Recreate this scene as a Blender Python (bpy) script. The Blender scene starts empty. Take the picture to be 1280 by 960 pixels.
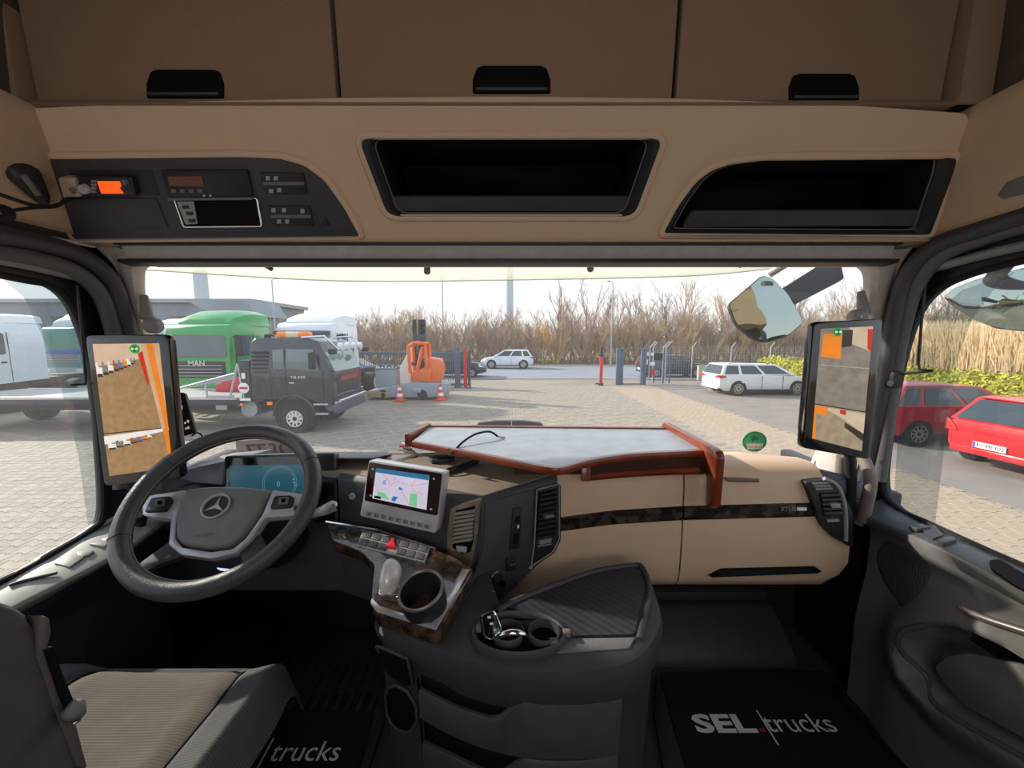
import bpy, bmesh, math, random
from mathutils import Vector, Matrix, noise
random.seed(7)
SC = bpy.context.scene
COL = SC.collection
H = 2.65                      # eye height above the yard
PITCH = math.radians(6.6)
F = 491.0                     # focal length in pixels of the 1280 x 960 frame

# ------------------------------------------------------------------ camera
cd = bpy.data.cameras.new('camera'); cam = bpy.data.objects.new('camera', cd); COL.objects.link(cam)
cam.location = (0, 0, H); cam.rotation_euler = (math.pi/2 - PITCH, 0, 0)
cd.sensor_fit = 'HORIZONTAL'; cd.sensor_width = 36; cd.lens = F/1280*36; cd.clip_start = .02; cd.clip_end = 800
SC.camera = cam

# ------------------------------------------------------------------ sky, sun, exposure
w = bpy.data.worlds.new('hazy_sky'); SC.world = w; w.use_nodes = True
nt = w.node_tree; nt.nodes.clear()
o_ = nt.nodes.new('ShaderNodeOutputWorld'); bg = nt.nodes.new('ShaderNodeBackground')
tc = nt.nodes.new('ShaderNodeTexCoord'); sep = nt.nodes.new('ShaderNodeSeparateXYZ'); rp = nt.nodes.new('ShaderNodeValToRGB')
nt.links.new(tc.outputs['Generated'], sep.inputs[0]); nt.links.new(sep.outputs['Z'], rp.inputs[0])
rp.color_ramp.elements[0].position = 0; rp.color_ramp.elements[0].color = (.94, .94, .955, 1)
rp.color_ramp.elements[1].position = .8; rp.color_ramp.elements[1].color = (.62, .76, .95, 1)
nt.links.new(rp.outputs[0], bg.inputs[0]); bg.inputs[1].default_value = 1.15
nt.links.new(bg.outputs[0], o_.inputs[0])
sd = bpy.data.lights.new('sun', 'SUN'); sun = bpy.data.objects.new('sun', sd); COL.objects.link(sun)
SUN_TO = Vector((-.76, .34, .40)).normalized()
sun.location = (-8, 4, 12); sun.rotation_euler = SUN_TO.to_track_quat('Z', 'Y').to_euler()
sd.energy = 5.5; sd.angle = math.radians(1.5); sd.color = (1, .91, .78)
SC.view_settings.view_transform = 'Standard'; SC.view_settings.look = 'None'
SC.view_settings.exposure = 0.22; SC.view_settings.gamma = 1; SC.view_settings.use_curve_mapping = False
try:
    SC.cycles.use_denoising = True; SC.cycles.max_bounces = 10; SC.cycles.diffuse_bounces = 6
    SC.cycles.transparent_max_bounces = 16; SC.cycles.sample_clamp_indirect = 6
except Exception: pass
# unseen fill lights added to brighten the cab; the ceiling one has a housing
def area(name, loc, to, sx, sy, e, col=(1, .95, .89)):
    d = bpy.data.lights.new(name, 'AREA'); d.shape = 'RECTANGLE'; d.size = sx; d.size_y = sy; d.energy = e; d.color = col
    o = bpy.data.objects.new(name, d); COL.objects.link(o); o.location = loc
    o.rotation_euler = (Vector(loc)-Vector(to)).to_track_quat('Z', 'Y').to_euler(); return o
area('cab_ceiling_fill', (0, -.55, H+.925), (0, .1, H-.6), .9, .5, 2.5)
area('cab_rear_fill', (0, -1.13, H+.25), (0, 1, H-.1), 1.4, .35, 7.0)  # added fill light, no lamp body stands at the rear wall

# ------------------------------------------------------------------ pixel -> place
CT, ST = math.cos(PITCH), math.sin(PITCH)
def ray(px, py):
    a, b = px-640, py-480
    return Vector((a, F*CT-b*ST, -b*CT-F*ST))
def P(px, py, Y=None, X=None, Z=None, pl=None):
    """the point seen at a pixel on the plane Y= / X= / Z= (measured from the eye) or on pl = (point, normal)"""
    r = ray(px, py); e = Vector((0, 0, H))
    if Y is not None: k = Y/r.y
    elif X is not None: k = X/r.x
    elif Z is not None: k = Z/r.z
    else: k = (pl[0]-e).dot(pl[1])/r.dot(pl[1])
    return e + r*k
def C(x, y, z): return Vector((x, y, z+H))       # cab coordinates: from the eye
def G(px, py): return P(px, py, Z=-H)            # a point on the yard
def plane(a, b, c):
    n = (b-a).cross(c-a).normalized()
    if n.dot(Vector((0, 0, H))-a) < 0: n = -n
    return (a, n)

# ------------------------------------------------------------------ materials
def lin(c):
    c = [v/255 for v in c]
    return tuple(v/12.92 if v <= .04045 else ((v+.055)/1.055)**2.4 for v in c)
MATS = {}
def M(name, rgb, rough=.6, metal=0, var=.10, vs=25, bump=0, bs=300, coat=0, em=0, stripes=None, spec=.5, alpha=None, second=None, smix=.5):
    if name in MATS: return MATS[name]
    m = bpy.data.materials.new(name); m.use_nodes = True; t = m.node_tree; b = t.nodes['Principled BSDF']
    c = lin(rgb); b.inputs['Roughness'].default_value = rough; b.inputs['Metallic'].default_value = metal
    b.inputs['Specular IOR Level'].default_value = spec; b.inputs['Coat Weight'].default_value = coat
    co = t.nodes.new('ShaderNodeTexCoord'); n = t.nodes.new('ShaderNodeTexNoise'); n.inputs['Scale'].default_value = vs; n.inputs['Detail'].default_value = 4
    t.links.new(co.outputs['Object'], n.inputs['Vector'])
    r = t.nodes.new('ShaderNodeValToRGB'); t.links.new(n.outputs[0], r.inputs[0])
    if second:
        s = lin(second); r.color_ramp.elements[0].position = smix-.12; r.color_ramp.elements[1].position = smix+.12
        r.color_ramp.elements[0].color = (*c, 1); r.color_ramp.elements[1].color = (*s, 1)
    else:
        r.color_ramp.elements[0].position = .3; r.color_ramp.elements[1].position = .7
        r.color_ramp.elements[0].color = (*[v*(1-var) for v in c], 1); r.color_ramp.elements[1].color = (*[min(1, v*(1+var)) for v in c], 1)
    out = r.outputs[0]
    if stripes:
        wv = t.nodes.new('ShaderNodeTexWave'); wv.inputs['Scale'].default_value = stripes[0]; wv.bands_direction = stripes[1]
        wv.inputs['Distortion'].default_value = stripes[3] if len(stripes) > 3 else 0
        t.links.new(co.outputs['Object'], wv.inputs['Vector'])
        mx = t.nodes.new('ShaderNodeMix'); mx.data_type = 'RGBA'; mx.blend_type = 'MULTIPLY'
        mr = t.nodes.new('ShaderNodeMapRange'); mr.inputs[3].default_value = 1-stripes[2]; mr.inputs[4].default_value = 1
        t.links.new(wv.outputs['Fac'], mr.inputs[0]); mx.inputs[0].default_value = 1
        t.links.new(out, mx.inputs[6]); t.links.new(mr.outputs[0], mx.inputs[7]); out = mx.outputs[2]
    t.links.new(out, b.inputs['Base Color'])
    if bump:
        n2 = t.nodes.new('ShaderNodeTexNoise'); n2.inputs['Scale'].default_value = bs; n2.inputs['Detail'].default_value = 3
        t.links.new(co.outputs['Object'], n2.inputs['Vector'])
        bp = t.nodes.new('ShaderNodeBump'); bp.inputs['Strength'].default_value = bump; bp.inputs['Distance'].default_value = .002
        t.links.new(n2.outputs[0], bp.inputs['Height']); t.links.new(bp.outputs[0], b.inputs['Normal'])
    if em:
        t.links.new(out, b.inputs['Emission Color']); b.inputs['Emission Strength'].default_value = em
    MATS[name] = m; return m
def GLASS(name, tint=(.96, .98, .97), refl=.06, gl=.02, dust=0):
    """thin pane: what is behind shows through, a little of what is in front is mirrored"""
    if name in MATS: return MATS[name]
    m = bpy.data.materials.new(name); m.use_nodes = True; t = m.node_tree; t.nodes.clear()
    o = t.nodes.new('ShaderNodeOutputMaterial'); mx = t.nodes.new('ShaderNodeMixShader'); tr = t.nodes.new('ShaderNodeBsdfTransparent'); g = t.nodes.new('ShaderNodeBsdfGlossy')
    tr.inputs[0].default_value = (*tint, 1); g.inputs['Roughness'].default_value = gl
    nz = t.nodes.new('ShaderNodeTexNoise'); nz.inputs['Scale'].default_value = 3
    mr = t.nodes.new('ShaderNodeMapRange'); mr.inputs[3].default_value = refl*.8; mr.inputs[4].default_value = refl*1.2
    t.links.new(nz.outputs[0], mr.inputs[0]); t.links.new(mr.outputs[0], mx.inputs[0])
    t.links.new(tr.outputs[0], mx.inputs[1]); t.links.new(g.outputs[0], mx.inputs[2])
    last = mx
    if dust:   # a film of road dust, set to veil the view with pale haze
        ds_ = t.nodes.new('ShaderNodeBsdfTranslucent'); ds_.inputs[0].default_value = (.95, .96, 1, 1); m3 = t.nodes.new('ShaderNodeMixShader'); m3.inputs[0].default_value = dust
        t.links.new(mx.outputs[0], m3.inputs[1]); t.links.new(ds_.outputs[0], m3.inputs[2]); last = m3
    t.links.new(last.outputs[0], o.inputs[0])
    MATS[name] = m; return m

# ------------------------------------------------------------------ mesh building
ORG = {}
class B:
    def __init__(s): s.bm = bmesh.new()
    def v(s, p): return s.bm.verts.new(p)
    def face(s, vs):
        try: return s.bm.faces.new(vs)
        except ValueError: return None
    def box(s, c, d, rot=None, top=(1, 1)):
        c = Vector(c); R = rot or Matrix.Identity(3); vs = []
        for z in (-.5, .5):
            for x, y in ((-.5, -.5), (.5, -.5), (.5, .5), (-.5, .5)):
                k = top if z > 0 else (1, 1)
                vs.append(s.v(c + R @ Vector((x*d[0]*k[0], y*d[1]*k[1], z*d[2]))))
        for q in ((3, 2, 1, 0), (4, 5, 6, 7), (0, 1, 5, 4), (1, 2, 6, 5), (2, 3, 7, 6), (3, 0, 4, 7)): s.face([vs[i] for i in q])
        return s
    def prism(s, pts, ext):
        a = [s.v(p) for p in pts]; b = [s.v(Vector(p)+Vector(ext)) for p in pts]; n = len(a)
        s.face(a[::-1]); s.face(b)
        for i in range(n): s.face([a[i], a[(i+1) % n], b[(i+1) % n], b[i]])
        return s
    def loft(s, rings, closed=True, cap=True):
        rr = [[s.v(p) for p in r] for r in rings]; n = len(rr[0])
        for a, b in zip(rr, rr[1:]):
            for i in range(n if closed else n-1): s.face([a[i], a[(i+1) % n], b[(i+1) % n], b[i]])
        if cap and closed: s.face(rr[0][::-1]); s.face(rr[-1])
        return s
    def tube(s, path, r, n=8, closed=False, flat=1.0):
        path = [Vector(p) for p in path]; k = len(path); rings = []; up = Vector((.13, .21, .97)).normalized(); prev = None
        for i, p in enumerate(path):
            a = path[(i-1) % k] if (closed or i > 0) else p; b = path[(i+1) % k] if (closed or i < k-1) else p
            t = (b-a).normalized()
            if prev is None:
                u = t.cross(up); u = u.normalized() if u.length > .01 else t.cross(Vector((1, 0, 0))).normalized()
            else: u = (prev - t*prev.dot(t)).normalized()
            prev = u; q = t.cross(u); rad = r[i] if isinstance(r, (list, tuple)) else r
            rings.append([p + u*math.cos(2*math.pi*j/n)*rad + q*math.sin(2*math.pi*j/n)*rad*flat for j in range(n)])
        if closed: rings.append(rings[0])
        return s.loft(rings, True, not closed)
    def cyl(s, a, b, r0, r1=None, n=16): return s.tube([a, b], [r0, r0 if r1 is None else r1], n)
    def lathe(s, prof, o, ax, n=24, ref=None):
        o, ax = Vector(o), Vector(ax).normalized(); u = ax.orthogonal().normalized() if ref is None else Vector(ref); q = ax.cross(u)
        rings = [[o+ax*h+(u*math.cos(2*math.pi*j/n)+q*math.sin(2*math.pi*j/n))*max(r, 1e-4) for j in range(n)] for r, h in prof]
        s.loft(rings, True, False)
        for rg, (r, h) in ((0, prof[0]), (-1, prof[-1])):
            if r < .003: s.face([s.bm.verts[i] for i in ()]) if 0 else None
        return s
    def grid(s, fn, nu, nv):
        g = [[s.v(fn(i/nu, j/nv)) for j in range(nv+1)] for i in range(nu+1)]
        for i in range(nu):
            for j in range(nv): s.face([g[i][j], g[i+1][j], g[i+1][j+1], g[i][j+1]])
        return s
    def obj(s, name, mat, parent=None, bev=0, seg=2, sm=40, solid=0, sub=0, label=None):
        bm = s.bm
        bmesh.ops.recalc_face_normals(bm, faces=bm.faces[:]) if not getattr(s, 'keep', 0) else None
        if bev:
            bm.normal_update()
            ed = [e for e in bm.edges if len(e.link_faces) == 2 and e.calc_face_angle(0) > .5]
            if ed: bmesh.ops.bevel(bm, geom=ed, offset=bev, segments=seg, profile=.5, affect='EDGES', clamp_overlap=True)
        me = bpy.data.meshes.new(name)
        org = Vector((0, 0, 0))
        if parent is not None: org = ORG.get(parent.name, org)
        elif bm.verts and not getattr(s, 'noorg', 0):
            xs = [v.co for v in bm.verts]
            org = Vector(((min(p.x for p in xs)+max(p.x for p in xs))/2, (min(p.y for p in xs)+max(p.y for p in xs))/2, min(p.z for p in xs)))
        if org.length > 0: bmesh.ops.translate(bm, verts=bm.verts[:], vec=-org)
        bm.to_mesh(me); bm.free()
        return link(name, me, mat, parent, org, sm, solid, sub, label)
def link(name, me, mat, parent=None, org=Vector((0, 0, 0)), sm=40, solid=0, sub=0, label=None):
    if mat and not me.materials: me.materials.append(mat)
    if sm and not getattr(me, '_done', 0):
        me.polygons.foreach_set('use_smooth', [True]*len(me.polygons))
        me.set_sharp_from_angle(angle=math.radians(sm))
    o = bpy.data.objects.new(name, me); COL.objects.link(o)
    if parent is not None: o.parent = parent; ORG[o.name] = ORG.get(parent.name, Vector((0, 0, 0)))
    else: o.location = org; ORG[o.name] = org.copy()
    if solid:
        q = o.modifiers.new('thickness', 'SOLIDIFY'); q.thickness = abs(solid); q.offset = -1 if solid > 0 else 1
    if sub: q = o.modifiers.new('smooth', 'SUBSURF'); q.levels = sub; q.render_levels = sub
    if label: o['label'] = label
    return o
def tag(o, label, cat=None, group=None, kind=None):
    o['label'] = label
    if cat: o['category'] = cat
    if group: o['group'] = group
    if kind: o['kind'] = kind
    return o
def struct(o, label=None, cat=None):
    o['kind'] = 'structure'
    if label: o['label'] = label
    if cat: o['category'] = cat
    return o
def thing(name, label, cat, loc=(0, 0, 0), rz=0, group=None, local=False, kind=None):
    o = bpy.data.objects.new(name, None); COL.objects.link(o); o.empty_display_size = .1
    o.location = loc; o.rotation_euler = (0, 0, rz); ORG[o.name] = Vector((0, 0, 0)) if local else Vector(loc)
    return tag(o, label, cat, group, kind)
def copy_tree(o, parent=None):
    c = o.copy(); COL.objects.link(c); c.parent = parent
    if parent is not None: c.matrix_parent_inverse = o.matrix_parent_inverse.copy()
    for ch in list(o.children): copy_tree(ch, c)
    return c
def spl(pts, n=8, closed=False):
    """Catmull-Rom through points"""
    pts = [Vector(p) for p in pts]; k = len(pts); out = []
    for i in range(k if closed else k-1):
        g = (lambda j: pts[j % k]) if closed else (lambda j: pts[max(0, min(k-1, j))])
        a, b, c, d = g(i-1), g(i), g(i+1), g(i+2)
        for j in range(n):
            t = j/n
            out.append(.5*((2*b)+(c-a)*t+(2*a-5*b+4*c-d)*t*t+(3*b-a-3*c+d)*t**3))
    if not closed: out.append(pts[-1])
    return out
def rnd(pts, r=.01, n=4):
    """round the corners of a closed planar polygon"""
    pts = [Vector(p) for p in pts]; k = len(pts); out = []
    for i in range(k):
        a, b, c = pts[i-1], pts[i], pts[(i+1) % k]
        d = min(r, (a-b).length*.45, (c-b).length*.45)
        p, q = b+(a-b).normalized()*d, b+(c-b).normalized()*d
        for j in range(n+1):
            t = j/n; out.append(p*(1-t)**2+b*2*t*(1-t)+q*t*t)
    return out
def pxs(pts, pl): return [P(x, y, pl=pl) for x, y in pts]
def patch(name, pts, pl, th, mat, parent, r=0, lift=0, bev=0, label=None):
    """a slab whose outline is given by pixels on a plane; th = how far it stands proud"""
    q = pxs(pts, pl)
    if r: q = rnd(q, r)
    q = [p+pl[1]*(lift-.004) for p in q]
    return B().prism(q, pl[1]*(th+.004)).obj(name, mat, parent, bev=bev, label=label)
def slab(name, pts, n, th, mat, parent=None, r=0, bev=0):
    q = rnd(pts, r) if r else [Vector(p) for p in pts]
    return B().prism(q, Vector(n)*th).obj(name, mat, parent, bev=bev)
def text_mesh(body, bold=0, ext=.0):
    cu = bpy.data.curves.new('t', 'FONT'); cu.body = body; cu.size = 1; cu.offset = bold; cu.extrude = ext; cu.resolution_u = 3
    ob = bpy.data.objects.new('t', cu); COL.objects.link(ob)
    me = bpy.data.meshes.new_from_object(ob.evaluated_get(bpy.context.evaluated_depsgraph_get()))
    bpy.data.objects.remove(ob); bpy.data.curves.remove(cu); return me
def write(name, body, a, b, up, mat, parent, bold=0, shear=0, hk=1.0, ext=.02, mirror=False, lift=.0008, lx=0):
    """lettering: baseline from a to b, rising towards up"""
    me = text_mesh(body, bold, ext); a, b, up = Vector(a), Vector(b), Vector(up)
    x0 = min(v.co.x for v in me.vertices); x1 = max(v.co.x for v in me.vertices)
    u = b-a; w_ = u.length; u.normalize(); n = u.cross(up).normalized(); v_ = n.cross(u); k = w_/(x1-x0); o = ORG.get(parent.name, Vector((0, 0, 0))) if parent else Vector((0, 0, 0))
    for q in me.vertices:
        x, y, z = q.co; x = (x1-x if mirror else x-x0)
        q.co = a+u*((x+shear*y)*k)+v_*(y*k*hk)+n*(z*k+lift)-o
    return link(name, me, mat, parent, sm=0)
# ------------------------------------------------------------------ palette
BEIGE = M('beige_plastic', (216, 187, 160), .65, var=.025, bump=.15, bs=500)
BEIGE2 = M('beige_fabric_lining', (200, 170, 142), .9, var=.03, bump=.3, bs=900)
LOCK = M('brown_beige_locker', (146, 120, 98), .8, var=.03, bump=.25, bs=700)
DARKB = M('dark_roof_lining', (92, 78, 68), .95, bump=.3, bs=600)
BLACK = M('black_plastic', (38, 39, 43), .5, bump=.15, bs=700)
SOFT = M('soft_black_plastic', (64, 65, 70), .55, bump=.25, bs=600)
GREYP = M('dark_grey_plastic', (112, 112, 114), .6, bump=.2, bs=600)
MIDG = M('mid_grey_plastic', (140, 138, 138), .6, bump=.15, bs=600)
PILL = M('light_grey_pillar', (196, 188, 184), .7, bump=.15, bs=600)
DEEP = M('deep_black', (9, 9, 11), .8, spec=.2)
GLOSSB = M('gloss_black', (10, 10, 13), .12, coat=.5)
SILV = M('silver_plastic', (196, 198, 206), .3, metal=.2)
BLINDM = M('blind_grey', (176, 172, 172), .7)
CHROME = M('chrome', (225, 226, 230), .12, metal=1)
RUBBER = M('rubber', (20, 20, 22), .8, bump=.2)
CARPET = M('dark_carpet', (58, 58, 58), 1, bump=.8, bs=900, var=.3, vs=300)
BURL = M('burl_wood', (46, 34, 30), .22, coat=.6, second=(98, 78, 64), vs=42, smix=.55)
DKBURL = M('dark_burl_wood', (30, 26, 26), .15, coat=.8, second=(84, 70, 60), vs=42, smix=.58)
CHERRY = M('cherry_wood', (124, 52, 26), .35, coat=.3, var=.25, vs=14)
TRAYT = M('grey_laminate', (158, 166, 178), .35, var=.12, vs=18)
WHITE = M('white_print', (235, 236, 240), .6)
RED = M('red_print', (200, 30, 36), .5)
SEATF = M('seat_fabric', (106, 99, 90), .95, bump=.4, bs=800, stripes=(60, 'Y', .3))
SEATD = M('seat_side_fabric', (86, 86, 88), .95, bump=.4, bs=800, stripes=(60, 'Y', .35))
SEATB = M('seat_back_cloth', (84, 79, 80), .95, bump=.5, bs=900)
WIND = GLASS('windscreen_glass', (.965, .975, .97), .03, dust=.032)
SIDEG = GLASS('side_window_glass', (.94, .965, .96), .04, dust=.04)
DEFL = GLASS('deflector_acrylic', (.80, .84, .85), .07)

# ------------------------------------------------------------------ cab shell
FZ = -1.2
struct(B().box(C(0, .12, FZ-.03), (2.5, 2.9, .06)).obj('floor', CARPET), 'dark grey carpeted cab floor')
struct(B().box(C(0, -1.22, -.1), (2.5, .05, 2.3)).obj('wall_rear', BEIGE2), 'beige lined rear cab wall')
ceil = struct(B().box(C(0, .15, 1.0), (2.5, 2.9, .06)).obj('ceiling', DARKB), 'dark brown lined cab roof')
B().box(C(0, -.55, .955), (1.0, .6, .03)).obj('fill_light_housing', SILV, ceil, bev=.01)  # housing made up for the added ceiling fill light
struct(B().prism([C(0, 1.62, -.52)+Vector((-1.2, 0, 0)), C(0, 1.62, -1.26)+Vector((-1.2, 0, 0)), C(0, 1.5, -1.26)+Vector((-1.2, 0, 0)), C(0, 1.58, -.52)+Vector((-1.2, 0, 0))], (2.4, 0, 0)).obj('wall_front', BLACK), 'black front bulkhead under the dashboard')
# header above the windscreen, closes the cab towards the roof
struct(B().prism([C(-1.2, 1.31, .262), C(-1.2, 1.08, .262), C(-1.2, 1.08, .257), C(-1.2, 1.37, .24), C(-1.2, 1.4, 1.0), C(-1.2, 1.33, 1.0)], (2.4, 0, 0)).obj('trim_1', BEIGE2), 'beige header over the windscreen')
for sgn, nm in ((1, 'right'), (-1, 'left')):
    k = 1 if sgn > 0 else 1.035
    X = lambda v: sgn*v*k
    def band(u, v_):
        ys = 1.36-2.56*u
        prof = [(1.135, .272), (1.10, .34), (1.06, .42), (1.025, .5)]
        i = min(2, int(v_*3)); f = v_*3-i
        x = prof[i][0]*(1-f)+prof[i+1][0]*f; z = prof[i][1]*(1-f)+prof[i+1][1]*f
        return C(X(x), ys, z+.015*max(0, 1-abs(u-.3)))
    struct(B().grid(band, 24, 9).obj('wall_%s' % nm, BEIGE2, solid=.03), 'beige padded panel above the %s door' % ('passenger' if sgn > 0 else 'driver'))
    struct(B().loft([[C(X(1.03), 1.2, .49), C(X(1.00), 1.2, .97), C(X(1.2), 1.2, .97), C(X(1.2), 1.2, .49)], [C(X(1.03), -1.2, .49), C(X(1.0), -1.2, .97), C(X(1.2), -1.2, .97), C(X(1.2), -1.2, .49)]]).obj('trim_2' if sgn > 0 else 'trim_3', DARKB, bev=.03, seg=3), 'dark brown roof rail over the %s side' % nm)
# round speaker and coat hook on the right wall panel
t = thing('speaker_cover', 'round beige perforated speaker cover on the upper right panel', 'speaker', C(1.08, .82, .36))
pl = plane(C(1.10, 1, .34), C(1.10, .5, .34), C(1.06, .8, .42))
c0 = P(1291, 158, pl=pl); B().lathe([(.001, .012), (.028, .012), (.03, .009), (.032, 0)], c0, pl[1], 28).obj('grille', BEIGE, t)
B().lathe([(.034, -.004), (.036, .006), (.039, .006), (.04, -.004)], c0, pl[1], 28).obj('rim', LOCK, t)
t = thing('coat_hook', 'dark grey plastic coat hook on the upper right panel', 'hook', C(1.1, .88, .3))
B().prism(pxs([(1256, 238), (1270, 219), (1300, 208), (1300, 236), (1266, 245)], pl), pl[1]*.025).obj('hook_body', GREYP, t, bev=.006)

# windscreen
def wy(x, z): return 1.32+(.24-z)*.33-.08*(x/1.12)**2
win = struct(thing('window_1', 'large curved truck windscreen', None, C(0, 1.4, -.5)))
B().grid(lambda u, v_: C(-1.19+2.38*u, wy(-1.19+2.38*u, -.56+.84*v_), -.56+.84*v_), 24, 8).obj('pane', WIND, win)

# A pillars : light trim at the glass, dark seals towards the door
def pillar(sgn, inn, out, nm):
    root = struct(thing('trim_4' if sgn > 0 else 'trim_5', 'grey windscreen pillar with dark door seals, %s' % nm, None, C(sgn*1.14, 1.2, -.5)))
    a = spl(inn, 6); b = spl(out, 6); n = len(a)-1
    def f(u, v_):
        i = min(n, round(u*n)); p = a[i]*(1-v_)+b[i]*v_
        return p+Vector((-sgn*.035, -.03, 0))*math.sin(math.pi*min(1, v_*1.15))
    B().grid(f, n, 8).obj('pillar_trim', PILL if sgn > 0 else PILL, root, solid=.01)
    # the body of the pillar behind the trim
    B().loft([[p, q, q+Vector((sgn*.12, .06, 0)), p+Vector((sgn*.06, .06, 0))] for p, q in zip(a, b)]).obj('pillar_body', BLACK, root)
    return root
inn = [C(1.02, 1.28, .262), P(1078, 334, Y=1.25), P(1084, 360, Y=1.245), P(1078, 400, Y=1.26), P(1062, 460, Y=1.31), P(1040, 520, Y=1.36), P(1012, 590, Y=1.42), C(1.12, 1.5, -.6)]
out = [P(1150, 297, X=1.12), P(1128, 330, X=1.125), P(1116, 365, X=1.13), P(1108, 400, X=1.13), P(1098, 460, X=1.13), P(1090, 520, X=1.13), P(1080, 590, X=1.13), C(1.13, 1.2, -.6)]
pr = pillar(1, inn, out, 'passenger side')
innl = [C(-1.04, 1.28, .262), P(183, 330, Y=1.25), P(176, 352, Y=1.245), P(180, 385, Y=1.26), P(192, 440, Y=1.31), P(212, 520, Y=1.36), P(238, 590, Y=1.42), C(-1.14, 1.5, -.6)]
outl = [P(112, 300, X=-1.15), P(140, 330, X=-1.16), P(152, 362, X=-1.165), P(160, 400, X=-1.165), P(168, 460, X=-1.165), P(172, 520, X=-1.165), P(178, 590, X=-1.165), C(-1.165, 1.2, -.6)]
plf = pillar(-1, innl, outl, 'driver side')

# side walls with window openings = doors
def sidedoor(sgn, xw, hole, nm, idx):
    root = struct(thing('door_%d' % idx, 'dark grey %s door with sloping window sill' % nm, None, C(sgn*1.15, .6, FZ)))
    n = len(hole); ce = sum(hole, Vector())/n
    outer = []
    y0, y1, z0, z1 = -1.25, 1.235, H-1.26, H+.33
    for p in hole:
        d = p-ce; ks = []
        if d.y: ks.append(((y1 if d.y > 0 else y0)-ce.y)/d.y)
        if d.z: ks.append(((z1 if d.z > 0 else z0)-ce.z)/d.z)
        q = ce+d*min(ks); outer.append(q)
    b = B(); m1 = [b.v(p) for p in hole]; m2 = [b.v(p+Vector((sgn*.0, 0, 0))) for p in outer]
    m3 = [b.v(p+Vector((sgn*.02, 0, 0))) for p in hole]; m4 = [b.v(p+Vector((sgn*.02, 0, 0))) for p in outer]
    for i in range(n):
        j = (i+1) % n
        b.face([m1[i], m1[j], m2[j], m2[i]]); b.face([m3[i], m3[j], m4[j], m4[i]]); b.face([m1[i], m1[j], m3[j], m3[i]]); b.face([m2[i], m2[j], m4[j], m4[i]])
    b.obj('door_frame', BLACK, root)
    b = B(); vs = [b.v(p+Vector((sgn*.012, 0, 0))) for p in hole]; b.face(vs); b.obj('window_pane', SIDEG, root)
    B().tube([p+Vector((-sgn*.004, 0, 0)) for p in hole], .009, 8, True).obj('window_seal', RUBBER, root)
    return root
for sx_, nm in ((1.20, 'trim_7'), (-1.225, 'trim_8')):
    struct(B().box(C(sx_, 1.43, -.87), (.05, .5, .78)).obj(nm, BLACK, bev=.01), 'black footwell side panel, %s side' % ('passenger' if sx_ > 0 else 'driver'))
XR = 1.17; XL = -1.195
hole = spl([P(1105, 606, X=XR), P(1112, 530, X=XR), P(1126, 455, X=XR), P(1144, 398, X=XR), P(1168, 366, X=XR), P(1205, 347, X=XR), P(1280, 326, X=XR), C(XR, .5, .215), C(XR, -.05, .2), C(XR, -.15, .1), C(XR, -.15, -.4), C(XR, -.02, -.5), C(XR, .4, -.51), P(1280, 708, X=XR), P(1210, 677, X=XR), P(1154, 651, X=XR), P(1122, 635, X=XR)], 5, True)
dR = sidedoor(1, XR, hole, 'passenger', 2)
holel = spl([P(128, 640, X=XL), P(125, 560, X=XL), P(116, 470, X=XL), P(104, 418, X=XL), P(86, 378, X=XL), P(58, 356, X=XL), P(0, 344, X=XL), C(XL, .5, .2), C(XL, -.05, .19), C(XL, -.15, .1), C(XL, -.15, -.4), C(XL, -.02, -.53), C(XL, .4, -.54), P(0, 727, X=XL), P(60, 694, X=XL), P(112, 663, X=XL)], 5, True)
dL = sidedoor(-1, XL, holel, 'driver', 1)

def seals(root, sgn, paths):
    for i, (pts, r, mt, fl) in enumerate(paths):
        B().tube(spl(pts, 8), r, 10, flat=fl).obj('door_seal', mt, root)
seals(dR, 1, [
 ([P(1300, 262, X=1.12), P(1230, 285, X=1.12), P(1178, 303, X=1.115), P(1148, 325, X=1.11), P(1128, 360, X=1.11), P(1114, 420, X=1.11), P(1100, 500, X=1.11), P(1080, 600, X=1.11)], .021, SOFT, 1),
 ([P(1300, 276, X=1.14), P(1235, 296, X=1.14), P(1185, 315, X=1.135), P(1158, 338, X=1.13), P(1138, 375, X=1.13), P(1122, 440, X=1.13), P(1110, 520, X=1.13), P(1098, 600, X=1.13)], .019, M('seal_grey', (92, 90, 92), .6), 1),
 ([P(1300, 303, X=1.15), P(1240, 316, X=1.15), P(1165, 336, X=1.15)], .014, MIDG, .8),
])
B().tube([P(1163, 295, X=1.115), P(1300, 251, X=1.125)], .0045, 6).obj('edge_strip', M('pale_edge_strip', (225, 210, 200), .5), dR)
seals(dL, -1, [
 ([P(-20, 290, X=-1.15), P(50, 303, X=-1.15), P(105, 322, X=-1.145), P(138, 350, X=-1.14), P(152, 385, X=-1.14), P(163, 430, X=-1.14), P(166, 520, X=-1.14), P(170, 610, X=-1.14)], .022, SOFT, 1),
 ([P(-20, 312, X=-1.17), P(45, 323, X=-1.165), P(95, 340, X=-1.16), P(124, 366, X=-1.155), P(138, 400, X=-1.155), P(148, 450, X=-1.155), P(150, 520, X=-1.155), P(152, 610, X=-1.155)], .02, MATS['seal_grey'], 1),
 ([P(-20, 322, X=-1.175), P(40, 333, X=-1.175), P(118, 352, X=-1.175)], .014, MIDG, .8),
])
B().tube([P(-20, 281, X=-1.16), P(118, 308, X=-1.15)], .0045, 6).obj('edge_strip', MATS['pale_edge_strip'], dL)

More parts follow.
